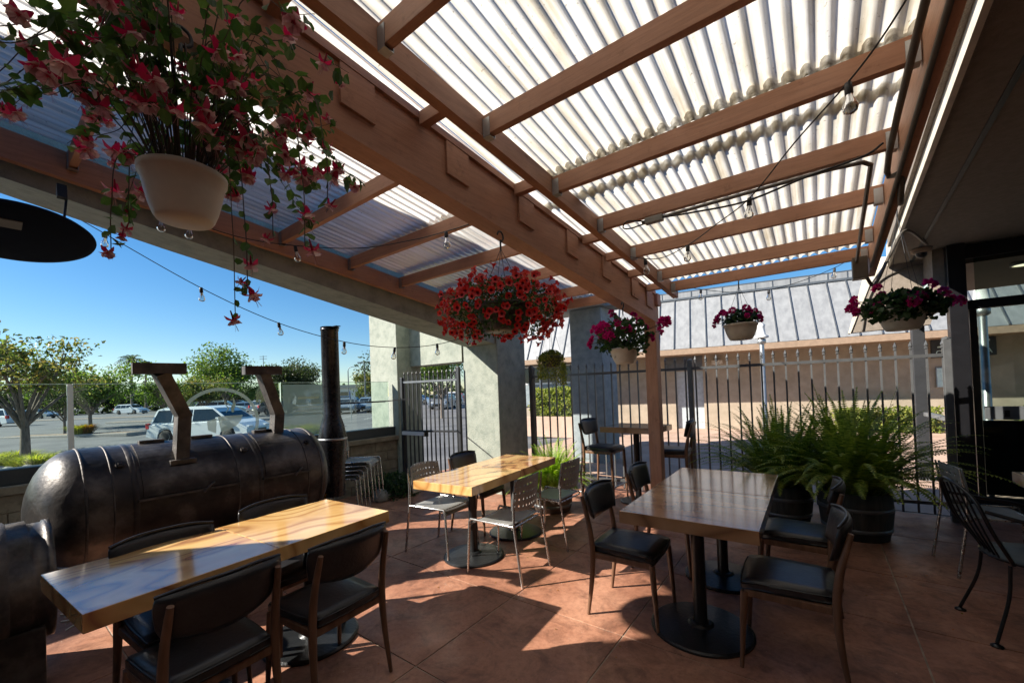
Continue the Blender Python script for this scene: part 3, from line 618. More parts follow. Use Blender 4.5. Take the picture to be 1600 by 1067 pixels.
for k in range(60):
    x = -6.55+k*.455
    if x > 12: break
    b = MB(); b.beam((x, -1.335, 2.60), (x, -.265, 4.31), .028, .045, (0, -1, .6)); b.build('seam_rib', 'seam', bk)
b = MB(); b.beam((-6.6, -.28, 4.32), (22, -.28, 4.32), .06, .06); b.build('ridge_cap', 'seam', bk)
b = MB(); b.box(-6.6, 22, -.22, -.18, 4.31, 4.55)
b.build('parapet', 'metalroof', bk)
b = MB(); b.box(-6.6, 22, -.23, -.17, 4.551, 4.575)
for k in range(60): b.box(-6.5+k*.455, -6.48+k*.455, -.235, -.221, 4.33, 4.55)
b.build('parapet_cap', 'seam', bk)
wl = thing('wall_lamp', BM @ Vector((.55, -.07, 2.18)), math.atan2(.182, .983), 'small white wall lamp on the beige wall right of the pale door', 'lamp')
b = MB(); b.bbox(-.16, .16, -.06, .06, -.06, .06, .01); b.build('lamp_body', 'potwhite', wl)
b = MB(); b.bbox(-.13, .13, -.05, .05, -.075, -.061, .003); b.build('lamp_lens', 'lens', wl)
# windows of the left wing
for x0 in (-6.38, -4.88):
    t = bpy.data.objects.new('window', None)
    b = MB(); b.box(x0, x0+1.45, -.03, -.005, .9, 2.35); f = b.build('window', 'window', bk)
    b = MB()
    for xx in (x0, x0+.70, x0+1.43): b.box(xx-.03, xx+.03, -.06, -.031, .85, 2.4)
    b.box(x0-.05, x0+1.5, -.06, -.031, 2.36, 2.42); b.box(x0-.05, x0+1.5, -.06, -.031, 1.70, 1.76); b.build('frame', 'white', f)
    b = MB(); b.box(x0+.03, x0+1.42, -.045, -.031, .85, 1.70); b.build('lower_panel', 'bluewall', f)
# sign on the wall
sg = thing('shop_sign', BM @ Vector((6.34, -.06, 2.17)), math.atan2(.182, .983), 'dark shop sign with pale lettering seen past the fence end post', 'sign')
b = MB(); b.bbox(-.62, .62, -.03, .03, -.22, .26, .01); b.build('board', 'dark', sg)
text_obj('lettering', 'CALIFORNIA', .19, 'sign', sg, Matrix.Translation((-.0, -.034, -.10)) @ Matrix.Rotation(R(90), 4, 'X'))
b = MB(); b.prism([(-.5, .04), (-.1, .08), (.5, .15), (.5, .20), (-.1, .14), (-.5, .08)], -.040, -.031); b.build('swoosh', 'sign', sg)
pn = thing('notice_board', BM @ Vector((6.12, -.04, 1.42)), math.atan2(.182, .983), 'blank pale green notice board on the shaded wall beneath the sign', 'board'); b = MB(); b.bbox(-.30, .30, -.02, .02, -.25, .25, .006); b.build('panel', 'sign', pn); b = MB(); b.bbox(-.32, .32, -.015, .018, -.27, .27, .006); b.build('backing', 'steel', pn)

# lamp pole on plaza
lp = thing('pole_lamp', (-1.12, 12.4, 0), 0, 'grey steel pole with pale cap rising above the fence', 'pole')
b = MB(); b.lathe([(.10, 0), (.10, .03), (.062, .05), (.055, 2.45), (.05, 2.5)], 16); b.build('pole', 'steel', lp)
b = MB(); b.lathe([(.16, 2.62), (.17, 2.66), (.10, 2.7), (.085, 2.9), (.10, 2.95), (.0, 3.05)], 20); b.build('cap', 'white', lp)
b = MB(); b.lathe([(.06, 2.45), (.10, 2.48), (.10, 2.58), (.07, 2.6)], 14); b.build('bracket', 'steel', lp)
lp2 = copy_tree(lp); lp2.location = (2.25, 10.2, 0); lp2['label'] = 'grey green pole seen through the storefront glass'

# planter wall and hedges
pw = thing('planter_wall', (0, 0, 0), 0, 'low pinkish planter wall in front of the left hedge', 'planter'); b = MB(); b.bbox(-7.9, -5.4, 11.1, 11.35, -.02, .62, .01); b.build('wall', 'plaza', pw)
b = MB(); b.box(-7.88, -5.42, 11.36, 12.5, -.02, .5); b.build('soil_bed', 'soil', pw)
def blobhedge(name, c, sx, sy, sz, n, mat, label, size=.05, rz=0, group=None):
    t = thing(name, c, rz, label, 'hedge', group); b = MB()
    for k in range(n):
        # points near the surface of a lumpy box
        p = Vector((random.uniform(-1, 1), random.uniform(-1, 1), random.uniform(0, 1)))
        ax = random.random()
        if ax < .45: p.y = -1+random.random()**2*.5
        elif ax < .8: p.z = 1-random.random()**2*.35
        q = Vector((p.x*sx, p.y*sy, p.z*sz)); w_ = noise.noise(q*3)*.12
        q += Vector((0, -w_, w_)); leaf(b, q, size*random.uniform(.7, 1.3), asp=.7, pts=4)
    b.build('foliage', mat, t)
    b = MB(); b.bbox(-sx*.93, sx*.93, -sy*.75, sy*.75, 0, sz*.82, .05); b.build('inner_twigs', 'treedk', t); return t
blobhedge('hedge', (-6.7, 11.75, .5), 1.05, .38, 1.0, 5200, 'hedge', 'yellow green clipped hedge above the planter wall behind the fence', .075)
blobhedge('hedge', tuple(BM @ Vector((4.55, -.45, 0))), 1.1, .35, .62, 3000, 'hedge', 'low bright green hedge at the foot of the beige wall on the right', .07, math.atan2(.182, .983))
blobhedge('hedge', tuple(BM @ Vector((8.9, -.45, 0))), 1.9, .35, .60, 3000, 'hedge', 'low green hedge seen through the storefront glass', .07, math.atan2(.182, .983))

# ================================================================== FURNITURE
def make_chair(name, label, seat_h=.45, back_z=.80):
    t = thing(name, (0, 0, 0), 0, label, 'stool' if seat_h > .6 else 'chair')
    w_, d_ = .215, .205                      # faces +x
    b = MB(); bm = bmesh.new(); bmesh.ops.create_cube(bm, size=1)
    bmesh.ops.subdivide_edges(bm, edges=bm.edges[:], cuts=5, use_grid_fill=True)
    for v in bm.verts:
        x, y, z = v.co*2; k = 1-.10*(x*.5+.5)*0
        v.co = Vector((x*.215*(1-.04*y*y), y*.215*(.95+.05*x)*(1-.05*x*x), seat_h-.012+z*.024+(.012*(1-x*x)*(1-y*y) if z > 0 else 0)-.012*(x > .6)*(x-.6)*2.5))
    for f in bm.faces: f.smooth = True
    bmesh.ops.bevel(bm, geom=[e for e in bm.edges if e.calc_face_angle(0) > .9], offset=.010, segments=3, affect='EDGES')
    b.bm(bm, True); b.build('seat', 'leather', t)
    b = MB()
    b.bbox(-.20, .19, -.205, .205, seat_h-.075, seat_h-.037, .006); b.build('seat_frame', 'walnut', t)
    for s in (-1, 1):
        b = MB(); b.tube([(.19, s*.195, seat_h-.05), (.20, s*.20, seat_h*.55), (.215, s*.208, 0)], [.019, .017, .010], 10); b.build('leg', 'walnut', t)
        b = MB(); b.tube(smooth_pts([(-.235, s*.212, 0), (-.205, s*.205, seat_h*.5), (-.195, s*.2, seat_h-.03), (-.215, s*.198, seat_h+.14), (-.262, s*.190, back_z+seat_h-.45-.03)], 4), [.010, .0115, .013, .0145, .016, .017, .018, .019, .019, .019, .0185, .018, .017, .016, .015, .014, .012], 10); b.build('leg', 'walnut', t)
        if seat_h > .6:
            b = MB(); b.tube([(.207, s*.203, .27), (-.218, s*.208, .27)], .010, 8); b.build('stretcher', 'walnut', t)
    if seat_h > .6: b = MB(); b.tube([(.208, -.2, .22), (.208, .2, .22)], .011, 8); b.build('foot_rail', 'steel', t)
    # curved padded back
    b = MB(); nu, nv, vs = 14, 8, []
    zb0, zb1 = seat_h+.150, seat_h+back_z-.45+.012
    for side in (0, 1):
        for i in range(nu+1):
            for j in range(nv+1):
                u = i/nu*2-1; v = j/nv; edge = 1-max(abs(u)**5, abs(2*v-1)**4)
                z0_ = zb0+.030*u*u; z1_ = zb1-.012*u*u; zz = z0_+(z1_-z0_)*v
                rr = 1-.10*max(0, abs(2*v-1)-.6); y = u*.228*rr*(1-.12*(1-v)**2)
                x = -.250+.050*u*u-.040*(v-.5)+(.006+.016*max(0, edge)**.5)*(1 if side else -1)*1.0
                vs.append((x, y, zz))
    m_ = (nu+1)*(nv+1); fs = []
    for i in range(nu):
        for j in range(nv):
            a = i*(nv+1)+j; fs.append((a, a+1, a+nv+2, a+nv+1)); a += m_; fs.append((a, a+nv+1, a+nv+2, a+1))
    rim = [i*(nv+1) for i in range(nu+1)]+[nu*(nv+1)+j for j in range(1, nv+1)]+[i*(nv+1)+nv for i in range(nu-1, -1, -1)]+[j for j in range(nv-1, 0, -1)]
    for a, c in zip(rim, rim[1:]+rim[:1]): fs.append((a, c, c+m_, a+m_))
    b.add(vs, fs, True); b.build('backrest', 'leather', t)
    b = MB(); b.tube(smooth_pts([(-.213, -.222, zb1-.012), (-.247, -.12, zb1+.004), (-.262, 0, zb1+.006), (-.247, .12, zb1+.004), (-.213, .222, zb1-.012)], 4), .007, 6); b.build('piping', 'leather', t)
    return t
bc = make_chair('padded_chair', '')
G1 = 'black padded dining chairs with walnut legs'
for x, y, rz, lb in [
    (-1.05, 2.69, 2, 'black padded chair left of the brown table, standing alone nearest the viewer on sunlit floor'),
    (-1.06, 3.52, 3, 'black padded chair left of the brown table, farther one beside the timber post'),
    (-.17, 2.66, 182, 'black padded chair right of the brown table, nearest the viewer'),
    (-.16, 3.50, 178, 'black padded chair right of the brown table, in front of the fern planter'),
    (-2.17, .61, 184, 'dark padded chair with back turned at the lower left, nearest the golden table corner'),
    (-2.14, 1.15, 184, 'dark padded chair with back turned under the golden table, second from the left'),
    (-2.63, .66, 4, 'dark padded chair tucked against the smoker side of the golden table, left one'),
    (-2.76, 1.27, 4, 'dark padded chair tucked against the smoker side of the golden table, right one'),
    (-3.06, 3.42, 4, 'black padded chair behind the middle golden table, beside the gate')]:
    place(bc, (x, y, 0), R(rz), lb, G1)
st = make_chair('bar_stool', '', .71, .80)
place(st, (-2.32, 5.12, 0), R(-2), 'tall black padded stool left of the high square table', 'bar stools at the high table')
place(st, (-1.47, 5.20, 0), R(186), 'tall black padded stool right of the high square table, beside the fence', 'bar stools at the high table')

def make_silver(name, label):
    t = thing(name, (0, 0, 0), 0, label, 'chair')      # faces +x
    b = MB(); nu, nv = 12, 10; vs = []
    for sd in (0, 1):
        for i in range(nu+1):
            for j in range(nv+1):
                u = i/nu*2-1; v = j/nv*2-1
                x = v*.205; y = u*.205*(1-.10*max(0, -v)**2); z = .452-.016*(1-u*u)*(1-v*v)-.030*max(0, v-.55)**2*8+.0-(.006 if sd == 0 else 0)
                vs.append((x, y, z))
    m_ = (nu+1)*(nv+1); fs = []
    for i in range(nu):
        for j in range(nv):
            a = i*(nv+1)+j; fs.append((a, a+1, a+nv+2, a+nv+1)); a += m_; fs.append((a, a+nv+1, a+nv+2, a+1))
    rim = [i*(nv+1) for i in range(nu+1)]+[nu*(nv+1)+j for j in range(1, nv+1)]+[i*(nv+1)+nv for i in range(nu-1, -1, -1)]+[j for j in range(nv-1, 0, -1)]
    for a, c in zip(rim, rim[1:]+rim[:1]): fs.append((a, c, c+m_, a+m_))
    b.add(vs, fs, True); b.build('seat', 'silver', t)
    # perforated backrest: grid with holes knocked out of a fine mesh
    b = MB(); NU, NV = 60, 34; vs = []
    def bp(u, v):
        z = .56+.24*v+.018*(1-u*u)*(1 if v > .5 else -1)*abs(v-.5)*2
        return (-.262-.035*v+.055*u*u, u*.205*(1-.10*abs(v-.35)), z)
    for i in range(NU+1):
        for j in range(NV+1): vs.append(bp(i/NU*2-1, j/NV))
    fs = []
    for i in range(NU):
        for j in range(NV):
            if i % 6 in (2, 3) and j % 7 in (4, 5) and 3 < i < 57 and j < 33: continue
            a = i*(NV+1)+j; fs.append((a, a+1, a+NV+2, a+NV+1))
    b.add(vs, fs, True); o = b.build('backrest', 'silver', t)
    md = o.modifiers.new('solid', 'SOLIDIFY'); md.thickness = .005
    for s in (-1, 1):
        b = MB(); b.tube([(-.30, s*.225, 0), (-.235, s*.218, .45), (-.235, s*.212, .62), (-.262, s*.205, .80)], [.0105, .0105, .0105, .007], 8); b.build('leg', 'chrome', t)
        b = MB(); b.tube([(.235, s*.218, 0), (.205, s*.212, .43), (.19, s*.21, .452), (-.235, s*.218, .445)], .0105, 8); b.build('leg', 'chrome', t)
    for x_, z_ in ((-.21, .425), (.15, .432)): b = MB(); b.tube([(x_, -.210, z_), (x_, .210, z_)], .008, 8); b.build('seat_support', 'chrome', t)
    return t
sc = make_silver('perforated_chair', '')
G2 = 'silver perforated chairs'
for x, y, z, rz, lb in [
    (-2.17, 2.73, 0, 184, 'silver chair with perforated back in full sun, nearest the viewer at the middle table'),
    (-2.20, 3.54, 0, 180, 'silver chair with perforated back beside the lime green fern pot'),
    (-2.93, 2.76, 0, 4, 'silver chair on the far left side of the middle golden table, facing it'),
    (1.04, 4.62, 0, 8, 'grey metal chair at the right hand table behind the black wire chair')]:
    place(sc, (x, y, z), R(rz), lb, G2)
for k in range(5):
    place(sc, (-5.05+.035*k, 3.02+.03*k, .052*k), R(38), 'silver chair in the stack by the block wall, %s' % ['bottom of the stack', 'second from the bottom', 'middle of the stack', 'second from the top', 'topmost of the stack'][k], 'stacked silver chairs by the low wall')

def table(x, y, rz, sx, sy, label, top='goldtop', h=.75, th=.072, base=None, br=.275, group='thick wooden slab tables', seed=0):
    t = thing('slab_table', (x, y, 0), R(rz), label, 'table', group)
    b = MB(); b.bbox(-sx/2, sx/2, -sy/2, sy/2, h-th, h, .0035); b.build('tabletop', top, t)
    bx, by = base or (0, 0)
    b = MB(); b.lathe([(.0, .0), (br, 0), (br, .012), (br-.012, .020), (.075, .034), (.06, .046), (.045, .05)], 48, (bx, by, 0), False); b.build('base_plate', 'base', t)
    b = MB(); b.lathe([(.040, .045), (.0385, .06), (.0385, h-th-.03), (.05, h-th-.012)], 24, (bx, by, 0)); b.box(bx-.16, bx+.16, by-.03, by+.03, h-th-.014, h-th-.001); b.box(bx-.03, bx+.03, by-.16, by+.16, h-th-.016, h-th-.0145); b.build('column', 'base', t)
    return t
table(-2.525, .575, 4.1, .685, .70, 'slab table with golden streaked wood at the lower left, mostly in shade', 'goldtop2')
table(-2.58, 1.275, 4.1, .685, .70, 'slab table with sunlit swirling golden wood joined to the shaded left one', 'goldtop', base=(-.02, .02))
table(-.632, 2.745, .6, .73, .755, 'brown slab table nearest the viewer on the right with striped reflections', 'browntop', base=(.0, -.05), br=.29)
table(-.642, 3.505, .6, .73, .755, 'brown slab table joined behind the nearest right hand one', 'browntop')
table(-2.565, 2.735, 4.9, .64, .75, 'sunlit golden slab table in the middle, nearer half of the pair', 'goldtop', base=(-.02, .06))
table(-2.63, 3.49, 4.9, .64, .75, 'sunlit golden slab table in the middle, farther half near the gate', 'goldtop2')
table(-1.92, 5.24, -4, .72, .60, 'high square slab table with reflective top behind the timber post', 'browntop', h=.985, br=.23)
table(1.62, 4.30, 3, .9, .9, 'wood slab table cut off at the right photo edge', 'goldtop', th=.085)

# black wire garden chair
wc = thing('wire_armchair', (.97, 3.62, 0), R(8), 'black wrought iron armchair with curved wire back at the right edge', 'chair')
b = MB(); b.lathe([(0, .44), (.20, .435), (.232, .44), (.238, .452), (.225, .455), (.15, .448), (0, .446)], 28); b.build('seat', 'black', wc)
for s in (-1, 1):
    b = MB(); b.tube(smooth_pts([(-.18, s*.15, .43), (-.20, s*.17, .25), (-.27, s*.21, .02)], 5), .009, 8); b.lathe([(.0, 0), (.028, 0), (.026, .008), (.01, .016)], 12, (-.27, s*.21, 0)); b.build('leg', 'black', wc)
    b = MB(); b.tube(smooth_pts([(.16, s*.16, .43), (.20, s*.19, .2), (.24, s*.22, .02)], 5), .009, 8); b.lathe([(.0, 0), (.028, 0), (.026, .008), (.01, .016)], 12, (.24, s*.22, 0)); b.build('leg', 'black', wc)
    b = MB(); b.tube(smooth_pts([(-.30, s*.24, .74), (-.12, s*.31, .70), (.08, s*.30, .665), (.16, s*.27, .60), (.12, s*.22, .45)], 6), .010, 8); b.build('armrest', 'black', wc)
b = MB(); b.tube(smooth_pts([(-.17, -.16, .44), (-.27, -.235, .62), (-.33, -.20, .80), (-.37, 0, .87), (-.33, .20, .80), (-.27, .235, .62), (-.17, .16, .44)], 8), .010, 8); b.build('back_frame', 'black', wc)
for k in (-.12, -.06, 0, .06, .12):
    b = MB(); b.tube(smooth_pts([(-.20, k*.8, .45), (-.28, k*1.3, .62), (-.355+abs(k)*.1, k*1.1, .855-abs(k)*.25)], 6), .0055, 6); b.build('back_wire', 'black', wc)

# ================================================================== smoker
sm = thing('barrel_smoker', (-4.22, 0, 0), 0, 'huge black steel barrel smoker with two T shaped vent handles along the left wall', 'smoker')
RS, ZC, YA, YB = .43, .772, .47, 2.03
b = MB(); prof = []
for k in range(10): th = math.pi/2*k/9; prof.append((RS*math.sin(th), YA-.25*math.cos(th)))
prof += [(RS, YA+.001), (RS, .9), (RS, 1.5), (RS, 2.0), (RS, YB)]
for k in range(1, 10): th = math.pi/2*k/9; prof.append((RS*math.cos(th), YB+.17*math.sin(th)))
b.lathe(prof, 56, (0, 0, ZC), True, 'y'); b.build('tank', 'burnt', sm)
def band(y, w_=.022, r=RS+.004):
    b = MB(); b.lathe([(r-.006, y-w_), (r+.0008, y-w_*.6), (r+.0008, y+w_*.6), (r-.006, y+w_)], 56, (0, 0, ZC), True, 'y'); b.build('weld_band', 'rust' if w_ < .012 else 'burnt', sm)
for y, w_ in ((YA, .008), (.60, .006), (.71, .02), (1.34, .006), (1.50, .02), (1.90, .006), (YB, .008)): band(y, w_)
def onT(th, r=RS): return (math.cos(th)*r, math.sin(th)*r+ZC)     # th from +x axis
def door(y0, y1, t0, t1):
    b = MB(); vs = []; n = 14
    for i in range(n+1):
        x, z = onT(t0+(t1-t0)*i/n, RS+.009); vs += [(x, y0, z), (x, y1, z)]
        x, z = onT(t0+(t1-t0)*i/n, RS+.001); vs += [(x, y0, z), (x, y1, z)]
    fs = []
    for i in range(n): a = 4*i; fs += [(a, a+1, a+5, a+4), (a, a+4, a+6, a+2), (a+1, a+3, a+7, a+5)]
    fs += [(0, 2, 3, 1), (4*n, 4*n+1, 4*n+3, 4*n+2)]
    b.add(vs, fs); b.build('door', 'burnt', sm)
    b = MB(); x, z = onT(t0-.03, RS+.012); b.box(x-.012, x+.010, y0-.03, y1+.03, z-.012, z+.004); b.build('door_lip', 'rust', sm)
    for yy_ in (y0+.12, y1-.12):
        x, z = onT(t1+.02, RS+.012); b = MB(); b.bbox(x-.03, x+.03, yy_-.075, yy_+.075, z-.008, z+.014, .003); b.build('hinge', 'rust', sm)
    b = MB(); x, z = onT(t0+.05, RS+.03); b.tube(smooth_pts([(x-.03, (y0+y1)/2+.14, z), (x+.015, (y0+y1)/2+.10, z-.012), (x+.01, (y0+y1)/2+.06, z-.06)], 4), .008, 8); b.build('door_latch', 'rust', sm)
door(.75, 1.31, .18, 1.42); door(1.54, 1.88, .18, 1.42)
for y in (.65, 1.42, 1.95):
    x, z = onT(.80, RS+.002); b = MB(); nrm = Vector((math.cos(.8), 0, math.sin(.8)))
    b.tube([Vector((x, y, z)), Vector((x, y, z))+nrm*.02], .026, 12); b.tube([Vector((x, y, z))+nrm*.02, Vector((x, y, z))+nrm*.03], .014, 8); b.build('thermometer_fitting', 'rust', sm)
# T vents: square tube rises, leans forward and carries a cross piece
for yv, th_, d1_, d2_ in ((.995, .85, (.0, .02, .31), (.166, -.15, .635)), (1.77, 1.35, (-.01, .02, .17), (.076, -.136, .555))):
    b = MB(); x, z = onT(th_, RS)
    a0 = Vector((x, yv, z-.03)); a1 = Vector((x+d1_[0], yv+d1_[1], z+d1_[2])); a2 = Vector((x+d2_[0], yv+d2_[1], z+d2_[2]))
    b.beam(a0, a1, .085, .105, (1, 0, 0)); b.beam(a1-(a2-a1).normalized()*.01, a2, .085, .105, (1, 0, 0)); b.build('vent_tube', 'rust', sm)
    b = MB(); b.beam(a2+Vector((-.02, -.145, .02)), a2+Vector((.02, .145, .02)), .12, .075); b.build('vent_crosspiece', 'rust', sm)
    b = MB(); b.bbox(x-.08, x+.08, yv-.08, yv+.08, z-.055, z-.02, .005); b.build('vent_flange', 'burnt', sm)
for y in (.65, 1.8):
    for s in (-1, 1): b = MB(); b.beam((s*.28, y, 0), (s*.25, y, .50), .07, .07, (0, 1, 0)); b.build('leg', 'burnt', sm)
b = MB(); b.bbox(-.33, .33, .6, 1.85, .10, .14, .005); b.build('lower_shelf', 'burnt', sm)
fbx = thing('firebox', (-3.58, -.24, 0), 0, 'smaller black firebox barrel at the lower left end of the smoker', 'firebox')
b = MB(); b.lathe([(0, -.55), (.32, -.55), (.33, -.54), (.33, .44), (.31, .445), (.31, .50), (.32, .505), (.32, .53), (0, .53)], 44, (0, 0, .54), True, 'y'); b.build('barrel', 'burnt', fbx)
b = MB(); b.lathe([(.331, .30), (.341, .31), (.341, .36), (.331, .37)], 44, (0, 0, .54), True, 'y'); b.build('rim_band', 'rust', fbx)
b = MB()
for k in range(9): b.tube(smooth_pts([(.20+.02*k, .535, .62-.03*k), (.24+.015*k, .60+.01*(k % 3), .60-.03*k), (.27+.012*k, .55, .57-.03*k)], 4), .006, 6)
b.build('coil_spring_handle', 'steel', fbx)
b = MB(); b.bbox(-.29, .29, -.5, .49, 0, .36, .01); b.build('base_box', 'burnt', fbx)  # closed box added under the barrel to keep sun off the floor
ch = thing('stove_pipe', (-4.60, 2.60, 0), 0, 'tall black stove pipe with flat cap at the far end of the smoker', 'chimney pipe')
b = MB(); b.lathe([(.12, .35), (.13, .7), (.155, .95), (.158, 1.02), (.13, 1.17), (.098, 1.28), (.096, 2.28), (.102, 2.285), (.102, 2.31), (.09, 2.31)], 28); b.build('pipe', 'stack', ch)
b = MB(); b.lathe([(.159, 1.0), (.163, 1.005), (.163, 1.02), (.159, 1.025)], 28); b.build('seam_ring', 'steel', ch)
b = MB(); b.lathe([(.0, 2.315), (.105, 2.315), (.105, 2.325), (0, 2.325)], 28, (.01, 0, 0), False); b.box(.08, .19, -.03, .03, 2.316, 2.324); b.build('cap', 'stack', ch)
b = MB(); b.tube([(.05, .05, 1.42), (-.0, .75, 1.42)], .010, 8); b.tube([(0, .74, 1.42), (-.60, 1.65, 1.43)], .008, 6); b.build('brace_rod', 'stack', ch)

# ================================================================== PLANTS
def pot_mesh(r0, r1, h, n=36, rim=.012):
    return [(0, 0), (r0*.92, 0), (r0, .010), (r0+(r1-r0)*.35, h*.25), (r0+(r1-r0)*.72, h*.55), (r1, h-.025), (r1+rim*.5, h-.022), (r1+rim*.6, h-.004), (r1, h), (r1-.004, h), (r1-.012, h-.03), (0, h-.035)]
def hang_pot(loc, r0, r1, h, label, mat='potwhite', hook=.55, name='hanging_basket', cat='hanging basket', hookrz=0):
    t = thing(name, loc, 0, label, cat, 'hanging flower baskets'); b = MB(); b.lathe(pot_mesh(r0, r1, h), 36); b.build('pot', mat, t)
    b = MB(); b.lathe([(0, h-.032), (r1-.015, h-.032)], 20); b.build('soil', 'soil', t)
    for k in range(4):
        a = k*math.pi/2+.4; b = MB(); b.tube([(math.cos(a)*r1, math.sin(a)*r1, h-.01), (0, 0, h+hook-.10)], .0018, 5); b.build('hanger_wire', 'wire', t)
    b = MB(); pts = [(0, 0, h+hook-.11), (0, 0, h+hook-.05)]+[(math.sin(hookrz)*.03*math.sin(q), math.cos(hookrz)*.03*math.sin(q), h+hook-.02-.03*math.cos(q)) for q in (0.3, 1.2, 2.2, 3.0, 3.8, 4.6)]
    b.tube(smooth_pts(pts, 3), .006, 6); b.build('hook', 'wire', t); return t
def scatter_part(parent, name, protos, spots, maxn=100, stuffname=None):
    """spots: list of Matrix; copies sharing mesh"""
    for i, m in enumerate(spots[:maxn]):
        p = protos[i % len(protos)]; o = p if not p.get('used') else p.copy()
        if o is not p: C.objects.link(o)
        else: p['used'] = 1
        o.parent = parent; o.matrix_local = m
        for ch in (list(p.children) if o is not p else []):
            c2 = ch.copy(); C.objects.link(c2); c2.parent = o
        if 'used' in o and o is not p: del o['used']
    for p in protos:
        if 'used' in p: del p['used']
def orient(p, d, s=1.0, spin=None):
    q = Vector(d).normalized().to_track_quat('Z', 'Y') @ Quaternion((0, 0, 1), random.uniform(0, 6.28) if spin is None else spin)
    return Matrix.Translation(p) @ q.to_matrix().to_4x4() @ Matrix.Scale(s, 4)

# ---- fuchsia, large, top left
def fuchsia_flower():
    # hangs along -z from a short stalk; local +z up
    b = MB()
    for k in range(4):
        a = k*math.pi/2+.3; c, s = math.cos(a), math.sin(a)
        pts = [(0, 0), (.012, -.002), (.030, .006), (.044, .024)]
        for sg in (1,):
            vs = []
            for (r_, z) in pts:
                w_ = .013 if 0 < r_ < .035 else .003
                vs += [(c*r_-s*w_, s*r_+c*w_, -.02+z), (c*r_+s*w_, s*r_-c*w_, -.02+z)]
            b.add(vs, [(0, 1, 3, 2), (2, 3, 5, 4), (4, 5, 7, 6)], True)
    b.tube([(0, 0, .03), (0, 0, 0), (0, 0, -.02)], [.003, .005, .007], 6)
    o = b.build('flower', 'sepal')
    b = MB()
    for k in range(10):
        a = k*2*math.pi/10; a2 = a+.95; r_ = random.uniform(.018, .031); vs = []
        for (rr, z, ww) in ((.004, -.018, .5), (r_*.8, -.028, .8), (r_*1.1, -.038+random.uniform(-.004, .004), 1), (r_*1.35, -.041+random.uniform(-.006, .006), .7)):
            vs += [(math.cos(a)*rr, math.sin(a)*rr, z), (math.cos(a2)*rr*ww+math.cos(a)*rr*(1-ww), math.sin(a2)*rr*ww+math.sin(a)*rr*(1-ww), z-.003)]
        b.add(vs, [(0, 1, 3, 2), (2, 3, 5, 4), (4, 5, 7, 6)], True)
    for k in range(4): b.tube([(0, 0, -.04), (random.uniform(-.01, .01), random.uniform(-.01, .01), -.085)], .0007, 3)
    sk = b.build('skirt', 'petalpink', o); return o
fz = hang_pot((-1.58, .425, 2.07), .078, .108, .155, 'big cream pot of drooping red and pink fuchsias at the top left', hook=.46)
fz['category'] = 'hanging basket'
lf = MB(); stm = MB(); fpts = []
random.seed(21)
for k in range(96):
    a = random.uniform(0, 2*math.pi); out = random.uniform(.10, .40)*(1.05 if math.cos(a-2.6) > 0 else .95); rise = random.uniform(.20, .56)
    p0 = Vector((math.cos(a)*.05, math.sin(a)*.05, .13)); p1 = p0+Vector((math.cos(a)*out*.5, math.sin(a)*out*.5, rise)); p2 = p0+Vector((math.cos(a)*out, math.sin(a)*out, rise*random.uniform(.3, 1.0)))
    drop = random.uniform(-.05, .10); p3 = p2+Vector((math.cos(a)*.08, math.sin(a)*.08, -drop))
    P = smooth_pts([p0, p1, p2, p3], 6); stm.tube(P, [.0022*(1-.7*i/len(P)) for i in range(len(P))], 4, False)
    for i in range(3, len(P)):
        for _ in range(random.choice((0, 1, 1, 2))):
            d = (rvec()+Vector((0, 0, -.25))).normalized(); leaf(lf, P[i]+rvec(.02), random.uniform(.022, .050), d, rvec()+Vector((0, 0, 1.2)), .68, .10)
    if random.random() < .98 and p2.z > .22:
        for _ in range(random.choice((1, 2, 2))): fpts.append(random.choice(P[-8:])+rvec(.06)+Vector((0, 0, .0)))
# long trailing stems
for (dx, dy, dz, ln) in ((.14, .06, .1, .55), (.11, .10, .06, .42), (.30, .16, .16, .42), (.34, .20, .2, .33), (.22, .12, .08, .30), (-.25, -.10, .1, .30), (-.32, -.05, .18, .25)):
    p0 = Vector((0, 0, .13)); P = smooth_pts([p0, Vector((dx, dy, .17+dz)), Vector((dx*1.2, dy*1.2, .15+dz-ln*.5)), Vector((dx*1.18, dy*1.24, .15+dz-ln))], 7)
    stm.tube(P, .0018, 4, False)
    for i in range(6, len(P)):
        if random.random() < .75: leaf(lf, P[i], random.uniform(.025, .042), (rvec()+Vector((0, 0, -.6))), rvec(), .75, .08)
    fpts += [P[-1]+rvec(.02), P[-4]+rvec(.03)]
stm.build('stems', 'stem', fz); lf.build('leaves', 'leaf', fz)
ff = fuchsia_flower()
random.shuffle(fpts); fm_ = [orient(p, Vector((random.uniform(-.7, .7), random.uniform(-.7, .7), 1)), random.uniform(.38, .82)) for p in fpts]; scatter_part(fz, 'flower', [ff], fm_[:100], 100)
ex_ = MB(); sk_ = ff.children[0].data; nb_ = 0
for m in fm_[100:]:
    ex_.add([m @ v.co for v in ff.data.vertices], [tuple(p.vertices) for p in ff.data.polygons], True); nb_ = len(ex_.f)
ns_ = len(ex_.f)
for m in fm_[100:]: ex_.add([m @ v.co for v in sk_.vertices], [tuple(p.vertices) for p in sk_.polygons], True)
eo_ = ex_.build('more_flowers', 'sepal', fz, kind='stuff'); eo_.data.materials.append(M['petalpink'])
for i_, p_ in enumerate(eo_.data.polygons): p_.material_index = 1 if i_ >= ns_ else 0

